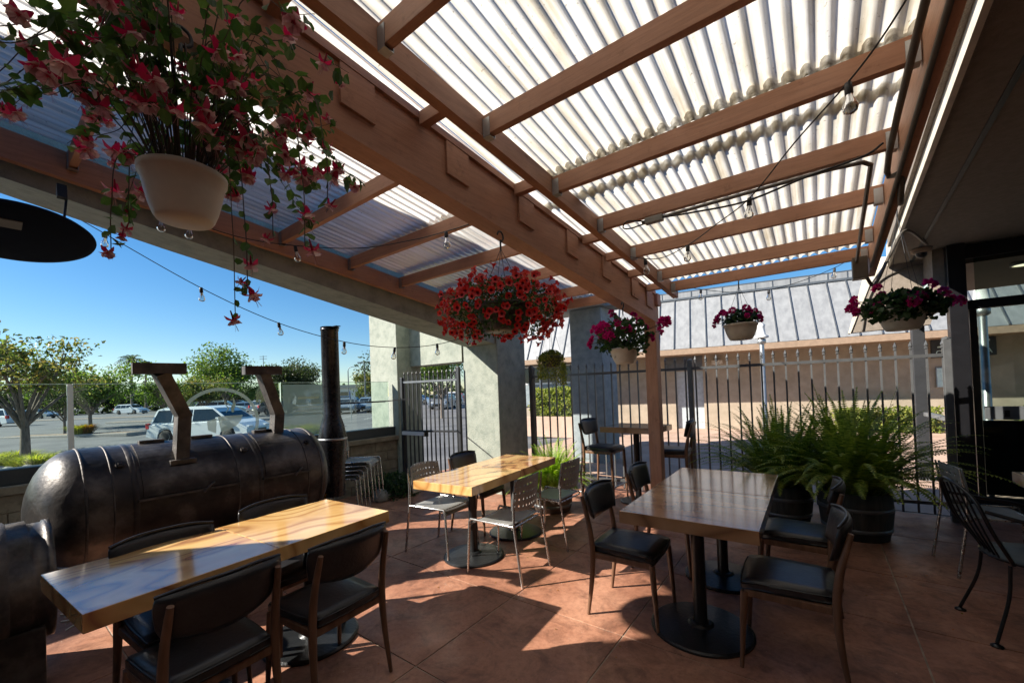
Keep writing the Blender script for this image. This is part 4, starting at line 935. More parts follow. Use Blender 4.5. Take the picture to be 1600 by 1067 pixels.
# ---- petunias
def trumpet(mat, rr=.022, dark=True):
    b = MB(); n = 10; prof = [(.002, 0), (.005, .014), (.011, .024)]
    b.lathe(prof, n, smooth=True)
    vs = [(math.cos(2*math.pi*k/20)*.011, math.sin(2*math.pi*k/20)*.011, .024) for k in range(20)]
    for k in range(20):
        a = 2*math.pi*k/20; r_ = rr*(1+.10*math.cos(5*a)); vs.append((math.cos(a)*r_, math.sin(a)*r_, .030+.002*math.cos(5*a)))
    b.add(vs, [(k, (k+1) % 20, 20+(k+1) % 20, 20+k) for k in range(20)], True)
    o = b.build('flower', mat)
    if dark: b = MB(); b.lathe([(0, .010), (.0085, .0245)], 10); b.build('throat', 'petaldk', o)
    return o
pt = hang_pot((-1.585, 2.06, 1.875), .12, .17, .17, 'dark hanging pot buried under a wide mound of red petunias', 'potdark', .46)
random.seed(5); lf = MB(); sp = []
for k in range(3400):
    u = rvec(); p = Vector((u.x*.36, u.y*.36, .13+u.z*.20)); 
    if p.z < .0 and math.hypot(p.x, p.y) < .20: continue
    if p.z < 0: p.z *= .8
    leaf(lf, p, random.uniform(.018, .034), None, rvec()+Vector((0, 0, 1)), .6, pts=4)
lf.build('leaves', 'leafdk', pt)
sp = []; extra = MB()
for k in range(430):
    a = random.uniform(0, 6.283); z = random.uniform(-.75, 1); r_ = math.sqrt(max(0, 1-z*z)); n_ = Vector((math.cos(a)*r_, math.sin(a)*r_, z))
    p = Vector((n_.x*.37, n_.y*.37, .13+n_.z*.205))*random.uniform(.84, 1.08)+rvec(.035)+Vector((0, 0, -.05*random.random() if n_.z < 0 else 0))
    if z < -.2 and r_ < .75: continue
    d = (n_+rvec(.7)+Vector((.25, -.35, -.05))); sp.append(orient(p, d, random.uniform(.75, 1.1)))
# those that face the terrace show largest
sp.sort(key=lambda m: (m.translation-Vector((1.6, -2.06, -.4))).length)
fl_ = trumpet('petalred'); base_me = fl_.data
for m in sp[100:]:
    extra.add([m @ v.co for v in base_me.vertices], [tuple(p.vertices) for p in base_me.polygons], True)
scatter_part(pt, 'flower', [fl_], sp, 100)
extra.build('more_flowers', 'petalred', pt, kind='stuff')

# ---- geraniums
def geranium(t, n_cl, R_, top, seedv, leafmat='leafdk', lean=Vector((0, 0, 0)), nleaf=900, spread=1.0, stems=True, cl_r=.035):
    random.seed(seedv); lf = MB(); stm = MB(); spots = []
    for k in range(nleaf):
        u = rvec(); p = Vector((u.x*R_*.8, u.y*R_*.8, top*.35+u.z*top*.55))+lean*.4
        leaf(lf, p, random.uniform(.028, .055), None, rvec()+Vector((0, 0, 1)), .95, .12)
    b = MB()
    for k in range(26):     # one cluster: many small petals
        d = rvec().normalized(); d.z = abs(d.z)*.8
        for j in range(4): leaf(b, d*cl_r*random.uniform(.4, .9), cl_r*.75, d+rvec(.9), rvec(), .9, .1, pts=4)
    cl = b.build('flower_cluster', 'magenta')
    for k in range(n_cl):
        a = random.uniform(0, 6.283); rr = random.uniform(.3, 1.15)*R_*spread; z = top*random.uniform(.35, 1.15)*(1.1-rr/R_*.35)
        p = Vector((math.cos(a)*rr, math.sin(a)*rr, z))+lean; spots.append(orient(p, (p.x, p.y, z), random.uniform(.7, 1.25)))
        if stems: stm.tube(smooth_pts([(0, 0, top*.2), p*.5+Vector((0, 0, top*.15)), p], 3), .0022, 4, False)
    stm.build('stems', 'stem', t); lf.build('leaves', leafmat, t); scatter_part(t, 'flower_cluster', [cl], spots, 100)
g1 = hang_pot((-1.50, 3.87, 1.72), .09, .135, .15, 'cream pot of tall pink geraniums hanging beside the timber post', hook=.44)

def lifted(t, z):
    o = bpy.data.objects.new('plant', None); C.objects.link(o); o.parent = t; o.location = (0, 0, z); return o
def geranium_on(t, h, *a, **k):
    before = set(bpy.data.objects); geranium(t, *a, **k)
    for o in set(bpy.data.objects)-before:
        if o.parent is t: o.location.z += h
geranium_on(g1, .12, 30, .34, .36, 3, nleaf=800, spread=1.15)
g2 = hang_pot((-.60, 4.70, 1.925), .105, .15, .16, 'cream pot of crimson flowers hanging from the last rafter above the fence', hook=.48)
geranium_on(g2, .14, 26, .20, .16, 4, nleaf=380, spread=1.0, cl_r=.026)
g3 = hang_pot((.57, 4.55, 1.87), .11, .155, .17, 'cream pot of trailing magenta flowers hanging under the brown soffit', hook=.86)
geranium_on(g3, .10, 22, .34, .24, 6, nleaf=1300, spread=1.05, cl_r=.034)
g4 = hang_pot((-2.76, 4.58, 1.78), .10, .14, .14, 'small yellow green trailing succulent basket hanging near the pillar', 'potdark', .62)
random.seed(9); lf = MB()
for k in range(3800):
    u = rvec(); a = random.uniform(0, 6.283)
    if random.random() < .55: p = Vector((u.x*.17, u.y*.17, .10+abs(u.z)*.14))
    else: r_ = random.uniform(.14, .19); p = Vector((math.cos(a)*r_, math.sin(a)*r_, random.uniform(-.14, .16)-(.08 if math.cos(a) > .5 else 0)))
    leaf(lf, p, random.uniform(.018, .034), rvec()+Vector((0, 0, -.9)), None, .5, pts=4)
lf.build('leaves', 'leafyel', g4)

# ---- ferns
def fern(t, n, L, mat, seedv, up=.9, name='fronds', h0=0., wid=.055, c0=(0, 0), rmax=.12, zmax=1.2, e0=.5):
    random.seed(seedv); lf = MB()
    for k in range(n):
        a = random.uniform(0, 6.283); el = random.uniform(e0, 1.5); ln = L*random.uniform(.55, 1.05)
        d = Vector((math.cos(a)*math.cos(el), math.sin(a)*math.cos(el), math.sin(el)*up)); p = Vector((c0[0]+math.cos(a)*random.uniform(0, rmax), c0[1]+math.sin(a)*random.uniform(0, rmax), h0)); steps = 22; vel = d*ln/steps
        side0 = Vector((-math.sin(a), math.cos(a), 0))
        for i in range(steps):
            f = i/steps; q = p+vel; vel += Vector((0, 0, -ln/steps*.075*(.5+f))); vel = vel.normalized()*ln/steps
            w_ = wid*math.sin(math.pi*min(1, .12+f*.88))**.7
            tdir = vel.normalized()
            for sg in (-1, 1):
                for hh in (0, .5):
                    base = p+vel*hh; e = base+(side0*sg+tdir*.25).normalized()*w_+Vector((0, 0, -w_*.25)); wv = vel*.46
                    lf.add([base-wv*.5, base+wv*.5, e+wv*.15], [(0, 1, 2)])
            lf.add([p-side0*.0015, p+side0*.0015, q+side0*.0015, q-side0*.0015], [(0, 1, 2, 3)])
            p = q
    return lf.build(name, mat, t)
def barrel(loc, r, h, label, mat='barrel', nm='barrel_planter'):
    t = thing(nm, loc, 0, label, 'planter'); b = MB(); b.lathe([(0, 0), (r*.86, 0), (r*.95, h*.3), (r, h*.6), (r*.97, h), (r*.90, h), (r*.88, h-.05), (0, h-.06)], 36); b.build('barrel', mat, t)
    for z in (.18, .62): b = MB(); b.lathe([(r*(.915 if z < .3 else .995), h*z), (r*(.945 if z < .3 else 1.008), h*z), (r*(.955 if z < .3 else 1.008), h*z+.035), (r*.93, h*z+.036)], 36); b.build('hoop', 'seam', t)
    b = MB(); b.lathe([(0, h-.055), (r*.885, h-.055)], 24); b.build('soil', 'soil', t); return t
bt = barrel((.24, 5.12, 0), .285, .43, 'large dark barrel planter with dense arching green fern, right one of the two')
fern(bt, 330, 1.02, 'fern', 31, h0=.40, e0=.62, rmax=.22, up=1.08, wid=.050)
b = MB(); b.box(-.035, .035, -.282, -.272, .26, .285); b.build('small_label', 'steel', bt)
bt2 = barrel((-.34, 5.34, 0), .26, .38, 'dark barrel planter with green fern partly behind the brown table, left one of the two')
fern(bt2, 270, .98, 'fern', 32, h0=.36, e0=.62, rmax=.22, up=1.08, wid=.050)
fp = barrel((-2.72, 4.40, 0), .26, .34, 'round pot of sunlit lime green fern behind the middle table', 'terra', 'round_planter')
fern(fp, 190, .60, 'fernlit', 33, h0=.33, rmax=.16, wid=.050)
random.seed(8)
# dark green ground plants by the wall
gpn = thing('bushy_plant', (-5.2, 3.85, 0), 0, 'low dark green bushy plants at the foot of the pillar', 'plant'); lf = MB()
for k in range(1700):
    u = rvec(); leaf(lf, Vector((u.x*.42, u.y*.40, abs(u.z)*.34)), random.uniform(.03, .06), None, rvec()+Vector((0, 0, 1)), .8, pts=4)
lf.build('leaves', 'leafdk', gpn)
op = thing('potted_shrub', (-4.62, 2.25, 0), 0, 'small orange and green leaved shrub in a pot behind the smoker end', 'plant'); b = MB(); b.lathe(pot_mesh(.13, .18, .26), 28); b.build('pot', 'terra', op); lf = MB()
for k in range(2200):
    u = rvec(); leaf(lf, Vector((u.x*.24, u.y*.24, .38+u.z*.17)), random.uniform(.02, .04), None, None, .6, pts=4)
lf.build('leaves', 'orangeleaf', op)
for (x, y, r_, s_) in ((-5.05, 3.55, .12, 1),):
    t = thing('white_stone', (x, y, 0), 0, 'pale rounded stone between the chair stack and the green plants', 'stone'); bm = bmesh.new(); bmesh.ops.create_icosphere(bm, subdivisions=3, radius=r_)
    for v in bm.verts: v.co *= 1+.25*noise.noise(v.co*9); v.co.z = v.co.z*.8+.07
    b = MB(); b.bm(bm, True); b.build('stone', 'rock', t)

# ================================================================== string lights, conduit, disc
def at(u, v, d):     # real-world point seen in direction (u, v) at depth d (used once to survey positions)
    return Vector((0, 0, HC))+(fwd+r2*((u-800)/640)-u2*((v-600)/640))*d
def string(pts, bulbs, label, tilt=Vector((0, 0, -1)), size=1.0):
    o0 = Vector(pts[0]); t = thing('string_light', o0, 0, label, 'string light', 'strings of clear bulbs')
    P = smooth_pts([Vector(p)-o0 for p in pts], 6); b = MB(); b.tube(P, .0038, 5); b.build('cable', 'wire', t)
    for i, q in enumerate(bulbs):
        q = Vector(q)-o0; d = (tilt+rvec(.18)).normalized(); rot = (-d).to_track_quat('Z', 'Y').to_matrix().to_4x4(); m = Matrix.Translation(q) @ rot @ Matrix.Scale(size, 4)
        b = MB(); b.lathe([(0, .0), (.012, 0), (.014, -.02), (.0145, -.045), (.012, -.05)], 12); s_ = b.build('socket', 'wire', t); s_.matrix_local = m
        b = MB(); b.lathe([(.011, -.045), (.014, -.062), (.024, -.088), (.027, -.102), (.022, -.118), (.010, -.126), (0, -.128)], 16); gl = b.build('bulb', 'bulb', s_)
        b = MB(); b.lathe([(.009, -.05), (.008, -.07), (.0025, -.075), (.0025, -.095), (0, -.095)], 8); b.build('filament', 'fil', s_)
S1 = [at(-60, 215, 2.5), at(0, 252, 2.7), at(85, 318, 3.1), at(165, 366, 3.4), at(318, 452, 3.7), at(436, 505, 3.95), at(538, 534, 4.15), at(617, 543, 4.3), at(683, 538, 4.5), at(735, 523, 4.75), at(772, 505, 5.0)]
string(S1, [at(165, 364, 3.4), at(314, 449, 3.7), at(435, 504, 3.95), at(538, 534, 4.15), at(617, 543, 4.3), at(683, 537, 4.5), at(734, 523, 4.75)], 'string of clear bulbs sagging under the concrete beam toward the pillar')
def under(u, v, drop=.17):      # point on that sight line a little under the sheets
    lo, hi = .5, 7.0
    for _ in range(30):
        m_ = (lo+hi)/2; q = at(u, v, m_)
        if q.z > zr(q.y)-drop: hi = m_
        else: lo = m_
    return at(u, v, lo)
S2 = [under(u, v, .22) for u, v in ((240, 330), (300, 348), (380, 372), (461, 384), (560, 388), (640, 376), (696, 362), (760, 342))]
string(S2, [under(250, 334, .22), under(297, 346, .22), under(461, 384, .22), under(697, 362, .22)], 'string of clear bulbs running beneath the left bay behind the fuchsia pot')
S3 = [under(u, v, .2) for u, v in ((985, 402), (1030, 404), (1075, 383), (1120, 350), (1171, 310), (1240, 225), (1324, 130), (1376, 62), (1425, -15), (1470, -90))]
string(S3, [under(1008, 405, .2), under(1075, 383, .2), under(1171, 310, .2), under(1325, 130, .2)], 'string of clear bulbs crossing the right bay of the pergola')
S4 = [at(1016, 425, 4.6), at(1045, 441, 4.7), at(1095, 452, 4.85), at(1150, 457, 4.9), at(1200, 453, 4.95), at(1250, 440, 4.95), at(1305, 418, 4.9), at(1343, 395, 4.8)]
string(S4, [at(1095, 452, 4.85), at(1201, 453, 4.95), at(1304, 419, 4.9)], 'string of clear bulbs outside the last rafter in front of the metal roof')
cd_ = thing('electrical_conduit', (0, 0, 0), 0, 'painted steel conduit with junction box along the house side of the pergola', 'conduit')
b = MB(); b.tube(smooth_pts([(.36, -1.5, zr(-1.5)-.19), (.345, .5, zr(.5)-.19), (.34, 2.85, zr(2.85)-.17), (.40, 3.0, zr(3)-.22), (.42, 3.2, zr(3.2)-.26), (.43, 3.3, zr(3.2)-.26)], 5), .014, 8); b.build('pipe', 'conduit', cd_)
b = MB(); b.tube([(-.95, 2.885, zr(2.885)-.155), (.10, 2.88, zr(2.88)-.152), (.24, 2.885, zr(2.885)-.16), (.275, 2.93, zr(2.9)-.165), (.285, 3.6, zr(3.6)-.165), (.30, 4.50, zr(4.5)-.165)], .012, 8); b.build('pipe', 'conduit2', cd_)
b = MB(); b.tube([(.40, -1.5, zr(-1.5)-.24), (.385, .5, zr(.5)-.24), (.385, 4.4, zr(4.4)-.24)], .011, 8); b.build('pipe', 'conduit', cd_)
b = MB(); b.bbox(.27, .37, 4.44, 4.54, zr(4.5)-.30, zr(4.5)-.12, .006); b.build('junction_box', 'conduit', cd_)
b = MB(); b.tube(smooth_pts([(.36, 4.5, zr(4.5)-.29), (.42, 4.6, zr(4.5)-.34), (.56, 4.9, 2.38+.20), (.72, 5.3, 2.86), (1.0, 6.2, 2.9)], 6), .013, 8); b.build('pipe', 'conduit', cd_)
bx_ = thing('cable_box', (-.86, 2.87, zr(2.87)-.165), 0, 'small grey electrical box with looped black cable on the third rafter', 'electrical box')
b = MB(); b.bbox(-.06, .06, -.02, .02, -.022, .022, .004); b.build('box', 'conduit2', bx_)
b = MB(); b.tube(smooth_pts([(-.05, 0, .0), (-.11, .0, .02), (-.19, -.01, .035), (-.22, -.01, .0), (-.17, -.01, -.02), (-.06, 0, -.01)], 5), .005, 6); b.tube(smooth_pts([(.05, 0, 0), (.25, -.02, -.03), (.55, -.03, -.055), (.85, -.03, -.01), (1.1, -.02, .02), (1.18, -.02, .06)], 6), .006, 6); b.build('cable', 'wire', bx_)
dk = thing('round_hanging_sign', (-3.35, .17, 2.42), 0, 'round navy disc hanging below the beam at the left edge', 'hanging disc')  # round metal disc, modelled as a hanging heater reflector
b = MB(); dk.rotation_euler = (0, R(-13), 0); b.lathe([(0, -.012), (.27, -.012), (.30, -.006), (.305, .004), (.29, .02), (0, .035)], 56); b.build('disc', 'navy', dk)
b = MB(); b.bbox(.08, .16, -.12, .02, -.017, -.0125, .001); b.build('paper_label', 'conduit2', dk)
b = MB(); b.tube([(0, 0, .03), (0, 0, .18)], .008, 8); b.tube([(-.02, .17, .01), (-.03, .20, .30)], .006, 6); b.build('bracket', 'black', dk)
b = MB(); b.box(-.015, .015, .16, .20, .28, .36); b.build('clamp', 'black', dk)

# ================================================================== OUTSIDE: cars
def make_car(name, label, body, kind='van'):
    """length along local +x = front"""
    t = thing(name, (0, 0, 0), 0, label, 'car', 'cars in the parking lot')
    if kind == 'van': L, W, Hh, prof, cab = 5.0, 1.95, 1.75, None, [(-2.35, .98), (-2.1, 1.62), (-1.7, 1.72), (.2, 1.74), (.75, 1.62), (1.55, 1.05)]
    elif kind == 'suv': L, W, Hh, prof, cab = 4.6, 1.85, 1.68, None, [(-2.2, 1.0), (-1.85, 1.55), (-1.5, 1.66), (.1, 1.67), (.5, 1.58), (1.1, 1.08)]
    else: L, W, Hh, prof, cab = 4.6, 1.78, 1.45, None, [(-1.9, .95), (-1.25, 1.38), (-.7, 1.45), (.15, 1.44), (.5, 1.34), (1.2, .96)]
    h = L/2; wz = .33; wr = .33; bz = cab[0][1]; fz_ = cab[-1][1]
    def arch(cx): return [(cx+.40*math.cos(a), .30+.40*math.sin(a)) for a in [math.pi*k/10 for k in range(11)]]
    low = [(-h, .35), (-h-.03, .6), (-h+.05, bz-.08), (cab[0][0], bz), (cab[-1][0], fz_), (h-.45, fz_-.16), (h-.05, .66), (h, .45), (h-.06, .26)]
    bot = [(h-1.35+1.0-.55, .24)]
    pts = low+[(h-.95+.42, .24)]+[(x, z) for x, z in arch(h-.95)]+[(h-.95-.42, .24), (-h+.95+.42, .24)]+[(x, z) for x, z in arch(-h+.95)]+[(-h+.95-.42, .26)]
    bm = bmesh.new(); n = len(pts); rows = []
    for y, k in ((-W/2+.02, .97), (-W/2, 1), (W/2, 1), (W/2-.02, .97)):
        pass
    va = [bm.verts.new((x, -W/2, z)) for x, z in pts]; vb = [bm.verts.new((x, W/2, z)) for x, z in pts]
    bm.faces.new(va); bm.faces.new(vb[::-1])
    for i in range(n): bm.faces.new((va[i], vb[i], vb[(i+1) % n], va[(i+1) % n]))
    bmesh.ops.recalc_face_normals(bm, faces=bm.faces[:])
    es = [e for e in bm.edges if abs(e.verts[0].co.y-e.verts[1].co.y) < .01 and (e.verts[0].co.z > .5 and e.verts[1].co.z > .5)]
    bmesh.ops.bevel(bm, geom=es, offset=.07, segments=3, affect='EDGES')
    b = MB(); b.bm(bm); b.build('body', body, t)
    # cabin: tapering loft
    bm = bmesh.new(); zb = min(z for _, z in cab)
    def ring(sg):
        return [bm.verts.new((x, sg*(W/2-.05-(z-zb)*.22), z)) for x, z in cab]
    a_, c_ = ring(-1), ring(1); bm.faces.new(a_); bm.faces.new(c_[::-1]); m_ = len(cab)
    for i in range(m_): bm.faces.new((a_[i], c_[i], c_[(i+1) % m_], a_[(i+1) % m_]))
    bmesh.ops.recalc_face_normals(bm, faces=bm.faces[:]); bmesh.ops.bevel(bm, geom=bm.edges[:], offset=.03, segments=2, affect='EDGES')
    b = MB(); b.bm(bm); b.build('roof', body, t)
    # windows a few mm proud
    def inx(z, front):      # x of cabin outline at height z
        seg = cab[:3] if not front else cab[::-1][:3]
        for (x0, z0), (x1, z1) in zip(seg, seg[1:]):
            if z0 <= z <= z1: return x0+(x1-x0)*(z-z0)/(z1-z0)
        return seg[-1][0]
    zt, zl = Hh-.16, bz+.04
    div = {'van': (-1.25, -.25), 'suv': (-1.05, -.15), 'sedan': (-.35,)}[kind]
    cuts = [None]+list(div)+[None]
    for sg in (-1, 1):
        for i in range(len(cuts)-1):
            x0l = inx(zl, False)+.12 if cuts[i] is None else cuts[i]+.03; x0t = inx(zt, False)+.12 if cuts[i] is None else cuts[i]+.03
            x1l = inx(max(zl, fz_+.03), True)-.14 if cuts[i+1] is None else cuts[i+1]-.03; x1t = inx(zt, True)-.10 if cuts[i+1] is None else cuts[i+1]-.03
            yl = sg*(W/2-.05-(zl-zb)*.22+.006); yt = sg*(W/2-.05-(zt-zb)*.22+.006)
            vs = [(x0l, yl, zl), (x1l, yl, max(zl, fz_+.03) if cuts[i+1] is None else zl), (x1t, yt, zt), (x0t, yt, zt)]
            vs2 = [(x, y-sg*.012, z) for x, y, z in vs]
            b = MB(); b.add(vs+vs2, [(0, 1, 2, 3), (7, 6, 5, 4), (0, 4, 5, 1), (1, 5, 6, 2), (2, 6, 7, 3), (3, 7, 4, 0)]); b.build('side_window', 'window', t)
    for front, nm in ((True, 'windscreen'), (False, 'rear_window')):
        za, zc = (fz_ if front else bz)+.07, zt+.04; xa, xc = inx(za, front), inx(zc, front); o_ = .02 if front else -.02
        ya, yc = W/2-.13-(za-zb)*.22, W/2-.13-(zc-zb)*.22
        vs = [(xa+o_, -ya, za), (xa+o_, ya, za), (xc+o_, yc, zc), (xc+o_, -yc, zc)]; vs2 = [(x-o_*.8, y, z-.005) for x, y, z in vs]
        b = MB(); b.add(vs+vs2, [(0, 1, 2, 3), (7, 6, 5, 4), (0, 4, 5, 1), (1, 5, 6, 2), (2, 6, 7, 3), (3, 7, 4, 0)]); b.build(nm, 'window', t)
    for cx in (h-.95, -h+.95):
        for sg in (-1, 1):
            b = MB(); b.lathe([(.0, -.09), (.30, -.1), (wr, -.06), (wr, .06), (.30, .1), (.22, .1)], 24, (cx, sg*(W/2-.11), wz), True, 'y'); wn = b.build('wheel', 'tyre', t)
            b = MB(); yo = sg*(W/2-.11); b.lathe([(0, sg*.085), (.20, sg*.095), (.215, sg*.10), (.22, sg*.085)], 18, (cx, yo, wz), False, 'y'); b.build('rim', 'steel', wn)
    for sg in (-1, 1):
        b = MB(); b.bbox(h-.32, h-.03, sg*(W/2-.36)-.16, sg*(W/2-.36)+.22 if sg > 0 else sg*(W/2-.36)+.16, .60, .74, .02); b.build('headlight', 'lens', t)
        b = MB(); b.bbox(-h-.02, -h+.16, min(sg*(W/2+.006), sg*(W/2-.2)), max(sg*(W/2+.006), sg*(W/2-.2)), bz-.26, bz+.02, .02); b.build('tail_light', 'redlens', t)
        b = MB(); b.bbox(cab[-1][0]-.45, cab[-1][0]-.25, min(sg*(W/2-.02), sg*(W/2+.17)), max(sg*(W/2-.02), sg*(W/2+.17)), fz_+.0, fz_+.14, .02); b.build('mirror', body, t)
    b = MB(); b.bbox(h-.06, h+.012, -.45, .45, .34, .56, .01); b.build('grille', 'black', t)
    b = MB(); b.bbox(-h-.035, -h+.0, -.25, .25, .48, .60, .005); b.build('number_plate', 'white', t)
    return t
def car_at(proto, u, d, heading, label):      # heading in degrees
    p = at(u, 620, d); p.z = ground_z(p.x, p.y); return place(proto, p, R(heading), label)
van = make_car('minivan', '', 'carwhite', 'van'); suv = make_car('parked_suv', '', 'carwhite', 'suv'); sil = make_car('parked_sedan', '', 'carsilver', 'sedan')
drk = make_car('parked_suv', '', 'cardark', 'suv'); blu = make_car('parked_sedan', '', 'carblue', 'sedan'); red = make_car('parked_sedan', '', 'carred', 'sedan')
car_at(van, 330, 20.5, 34, 'white minivan seen side on behind the glass screen emblem')
car_at(suv, -8, 38, 215, 'white crossover parked at the far left behind the leaning tree')
car_at(suv, 346, 42, 60, 'white pickup like wagon parked just beyond the minivan roof')
car_at(sil, 542, 40, -38, 'small grey sedan facing the viewer near the blue parking sign')
car_at(drk, 536, 49, -25, 'dark hatchback behind the small grey sedan')
car_at(blu, 575, 44, -40, 'pale blue sedan beside the left stucco pillar')
car_at(sil, 590, 40, -40, 'silver sedan partly hidden by the left stucco pillar')
car_at(sil, 60, 62, 35, 'dull grey sedan far away under the trees on the left')
car_at(suv, 205, 70, 35, 'white car far away behind the left smoker handle')
car_at(drk, 322, 66, 35, 'dark suv far across the lot left of the minivan')
car_at(drk, 372, 60, 60, 'black suv above the minivan bonnet in the etched ring')
car_at(blu, 392, 50, 45, 'pale blue car beyond the minivan nose')
car_at(drk, 428, 46, 100, 'dark van between the second handle and etched ring')
car_at(sil, 693, 42, -60, 'grey car seen through the gate pickets')
car_at(suv, 706, 52, -60, 'white suv farther back through the gate pickets')
car_at(red, 716, 60, -60, 'red car glimpsed through the gate beside the right gate post')
car_at(blu, 655, 60, 20, 'blue grey car far behind the gate top rail')
car_at(sil, 552, 62, 30, 'far grey car under the strip building')

# ================================================================== OUTSIDE: trees
def make_tree(loc, h, rad, label, mat='treeleaf', trunk=.12, lean=(0, 0), n=2600, ls=.16, base=.35, nb=9, seedv=0, flat=.62, name='tree', group='trees around the parking lot', clump=.55):
    random.seed(seedv); t = thing(name, loc, random.uniform(0, 6), label, 'tree', group)
    b = MB(); top = Vector((lean[0], lean[1], h*base)); b.tube(smooth_pts([(0, 0, -.1), (lean[0]*.3, lean[1]*.3, h*base*.5), top], 5), [trunk*(1.15-.4*i/10) for i in range(11)], 10)
    tips = []
    for k in range(nb):
        a = 2*math.pi*k/nb+random.uniform(-.4, .4); rr = rad*random.uniform(.35, .85); z = h*random.uniform(base+.25, .92)
        e = Vector((lean[0]+math.cos(a)*rr, lean[1]+math.sin(a)*rr, z)); mid = top*.5+e*.5+Vector((0, 0, h*.04))+rvec(rad*.08)
        P = smooth_pts([top-Vector((0, 0, random.uniform(0, h*.08))), mid, e], 5); b.tube(P, [trunk*.5*(1-.85*i/len(P)) for i in range(len(P))], 6, False); tips.append(e)
        for j in range(3):
            s = P[random.randint(4, len(P)-2)]; e2 = s+Vector((random.uniform(-1, 1)*rad*.45, random.uniform(-1, 1)*rad*.45, random.uniform(.0, .22)*h)); b.tube([s, (s+e2)/2+rvec(.06), e2], [trunk*.16, trunk*.1, trunk*.04], 5, False); tips.append(e2)
    b.build('trunk', 'bark', t); lf = MB()
    cl = [(p, rad*clump*random.uniform(.45, 1)) for p in tips]+[(tips[random.randrange(len(tips))]*.7+Vector((lean[0], lean[1], h*.62))*.3+rvec(rad*.3), rad*clump*random.uniform(.3, .7)) for _ in range(nb)]
    per = max(1, n//len(cl))
    for c_, r_ in cl:
        for k in range(per):
            u = rvec(); u = u*(.55+.45*u.length); p = c_+Vector((u.x*r_, u.y*r_, u.z*r_*flat))
            leaf(lf, p, ls*random.uniform(.6, 1.3), rvec()+Vector((0, 0, -.3)), rvec()+Vector((0, 0, .8)), .55, pts=4)
    lf.build('crown', mat, t); return t
def tree_at(u, d, h, rad, label, **k):
    p = at(u, 620, d); p.z = ground_z(p.x, p.y); return make_tree(p, h, rad, label, **k)
tree_at(38, 13.5, 4.3, 2.1, 'young tree with grey leaning trunk and sparse rusty leaves at the far left', mat='treerust', trunk=.13, n=3400, ls=.15, base=.36, nb=11, seedv=11, clump=.40, flat=.45)
tree_at(-45, 17, 5.0, 2.6, 'leafy tree at the left photo edge behind the young tree', mat='treeleaf', n=3600, ls=.16, seedv=12)
tree_at(140, 30, 4.9, 2.9, 'wide bright green tree left of the first smoker handle', mat='treeleaf', n=7000, ls=.22, base=.25, seedv=13, nb=12)
tree_at(100, 25, 3.2, 1.6, 'small dark reddish tree on the parking island', mat='treedk', trunk=.07, n=2600, ls=.13, base=.3, seedv=14)
tree_at(262, 34, 3.3, 2.0, 'green tree behind the first smoker handle', mat='treeleaf', n=3800, ls=.2, base=.25, seedv=15)
tree_at(352, 40, 6.7, 3.4, 'tall airy tree rising between the two smoker handles', mat='treeleaf', n=7600, ls=.26, base=.25, seedv=16, nb=13)
tree_at(318, 33, 3.5, 1.6, 'yellow green tree right of the first smoker handle', mat='treerust', n=3000, ls=.18, base=.3, seedv=17)
tree_at(455, 58, 6.9, 3.6, 'dense dark green tree left of the stove pipe', mat='treedk', n=7600, ls=.36, base=.2, seedv=18, nb=12, clump=.7)
tree_at(417, 42, 3.4, 1.9, 'small bright tree between second handle and ring', mat='treeleaf', n=2600, ls=.2, base=.25, seedv=19)
tree_at(580, 60, 4.8, 3.0, 'autumn toned tree beside the left stucco pillar', mat='treerust', n=5200, ls=.32, base=.25, seedv=20)
tree_at(690, 30, 5.6, 3.3, 'leafy tree seen above the gate', mat='treeleaf', n=5200, ls=.22, base=.3, seedv=22)
tree_at(640, 45, 7.5, 4.5, 'darker tree far behind the gate', mat='treedk', n=4200, ls=.3, base=.2, seedv=23)
for i, (u, d, h, r_) in enumerate([(-60, 75, 6, 5), (10, 80, 5.2, 5), (75, 78, 5.8, 5), (145, 85, 6, 5), (215, 90, 5.6, 6), (285, 84, 5.0, 5), (345, 92, 6, 5), (410, 95, 5.2, 5), (490, 100, 4.8, 5)]):
    tree_at(u, d, h, r_, ['dark background tree at the far left edge', 'dark background tree over the white crossover', 'dark background tree behind the island tree', 'dark background tree under the wide bright crown', 'dark background tree below the palm', 'dark background tree behind the first handle', 'dark background tree behind the tall airy crown', 'dark background tree above the etched ring', 'dark background tree left of the stove pipe foot'][i], mat='treedk', n=3400, ls=.5, base=.12, seedv=40+i, nb=10, clump=.75, name='background_tree', group='background trees beyond the lot')

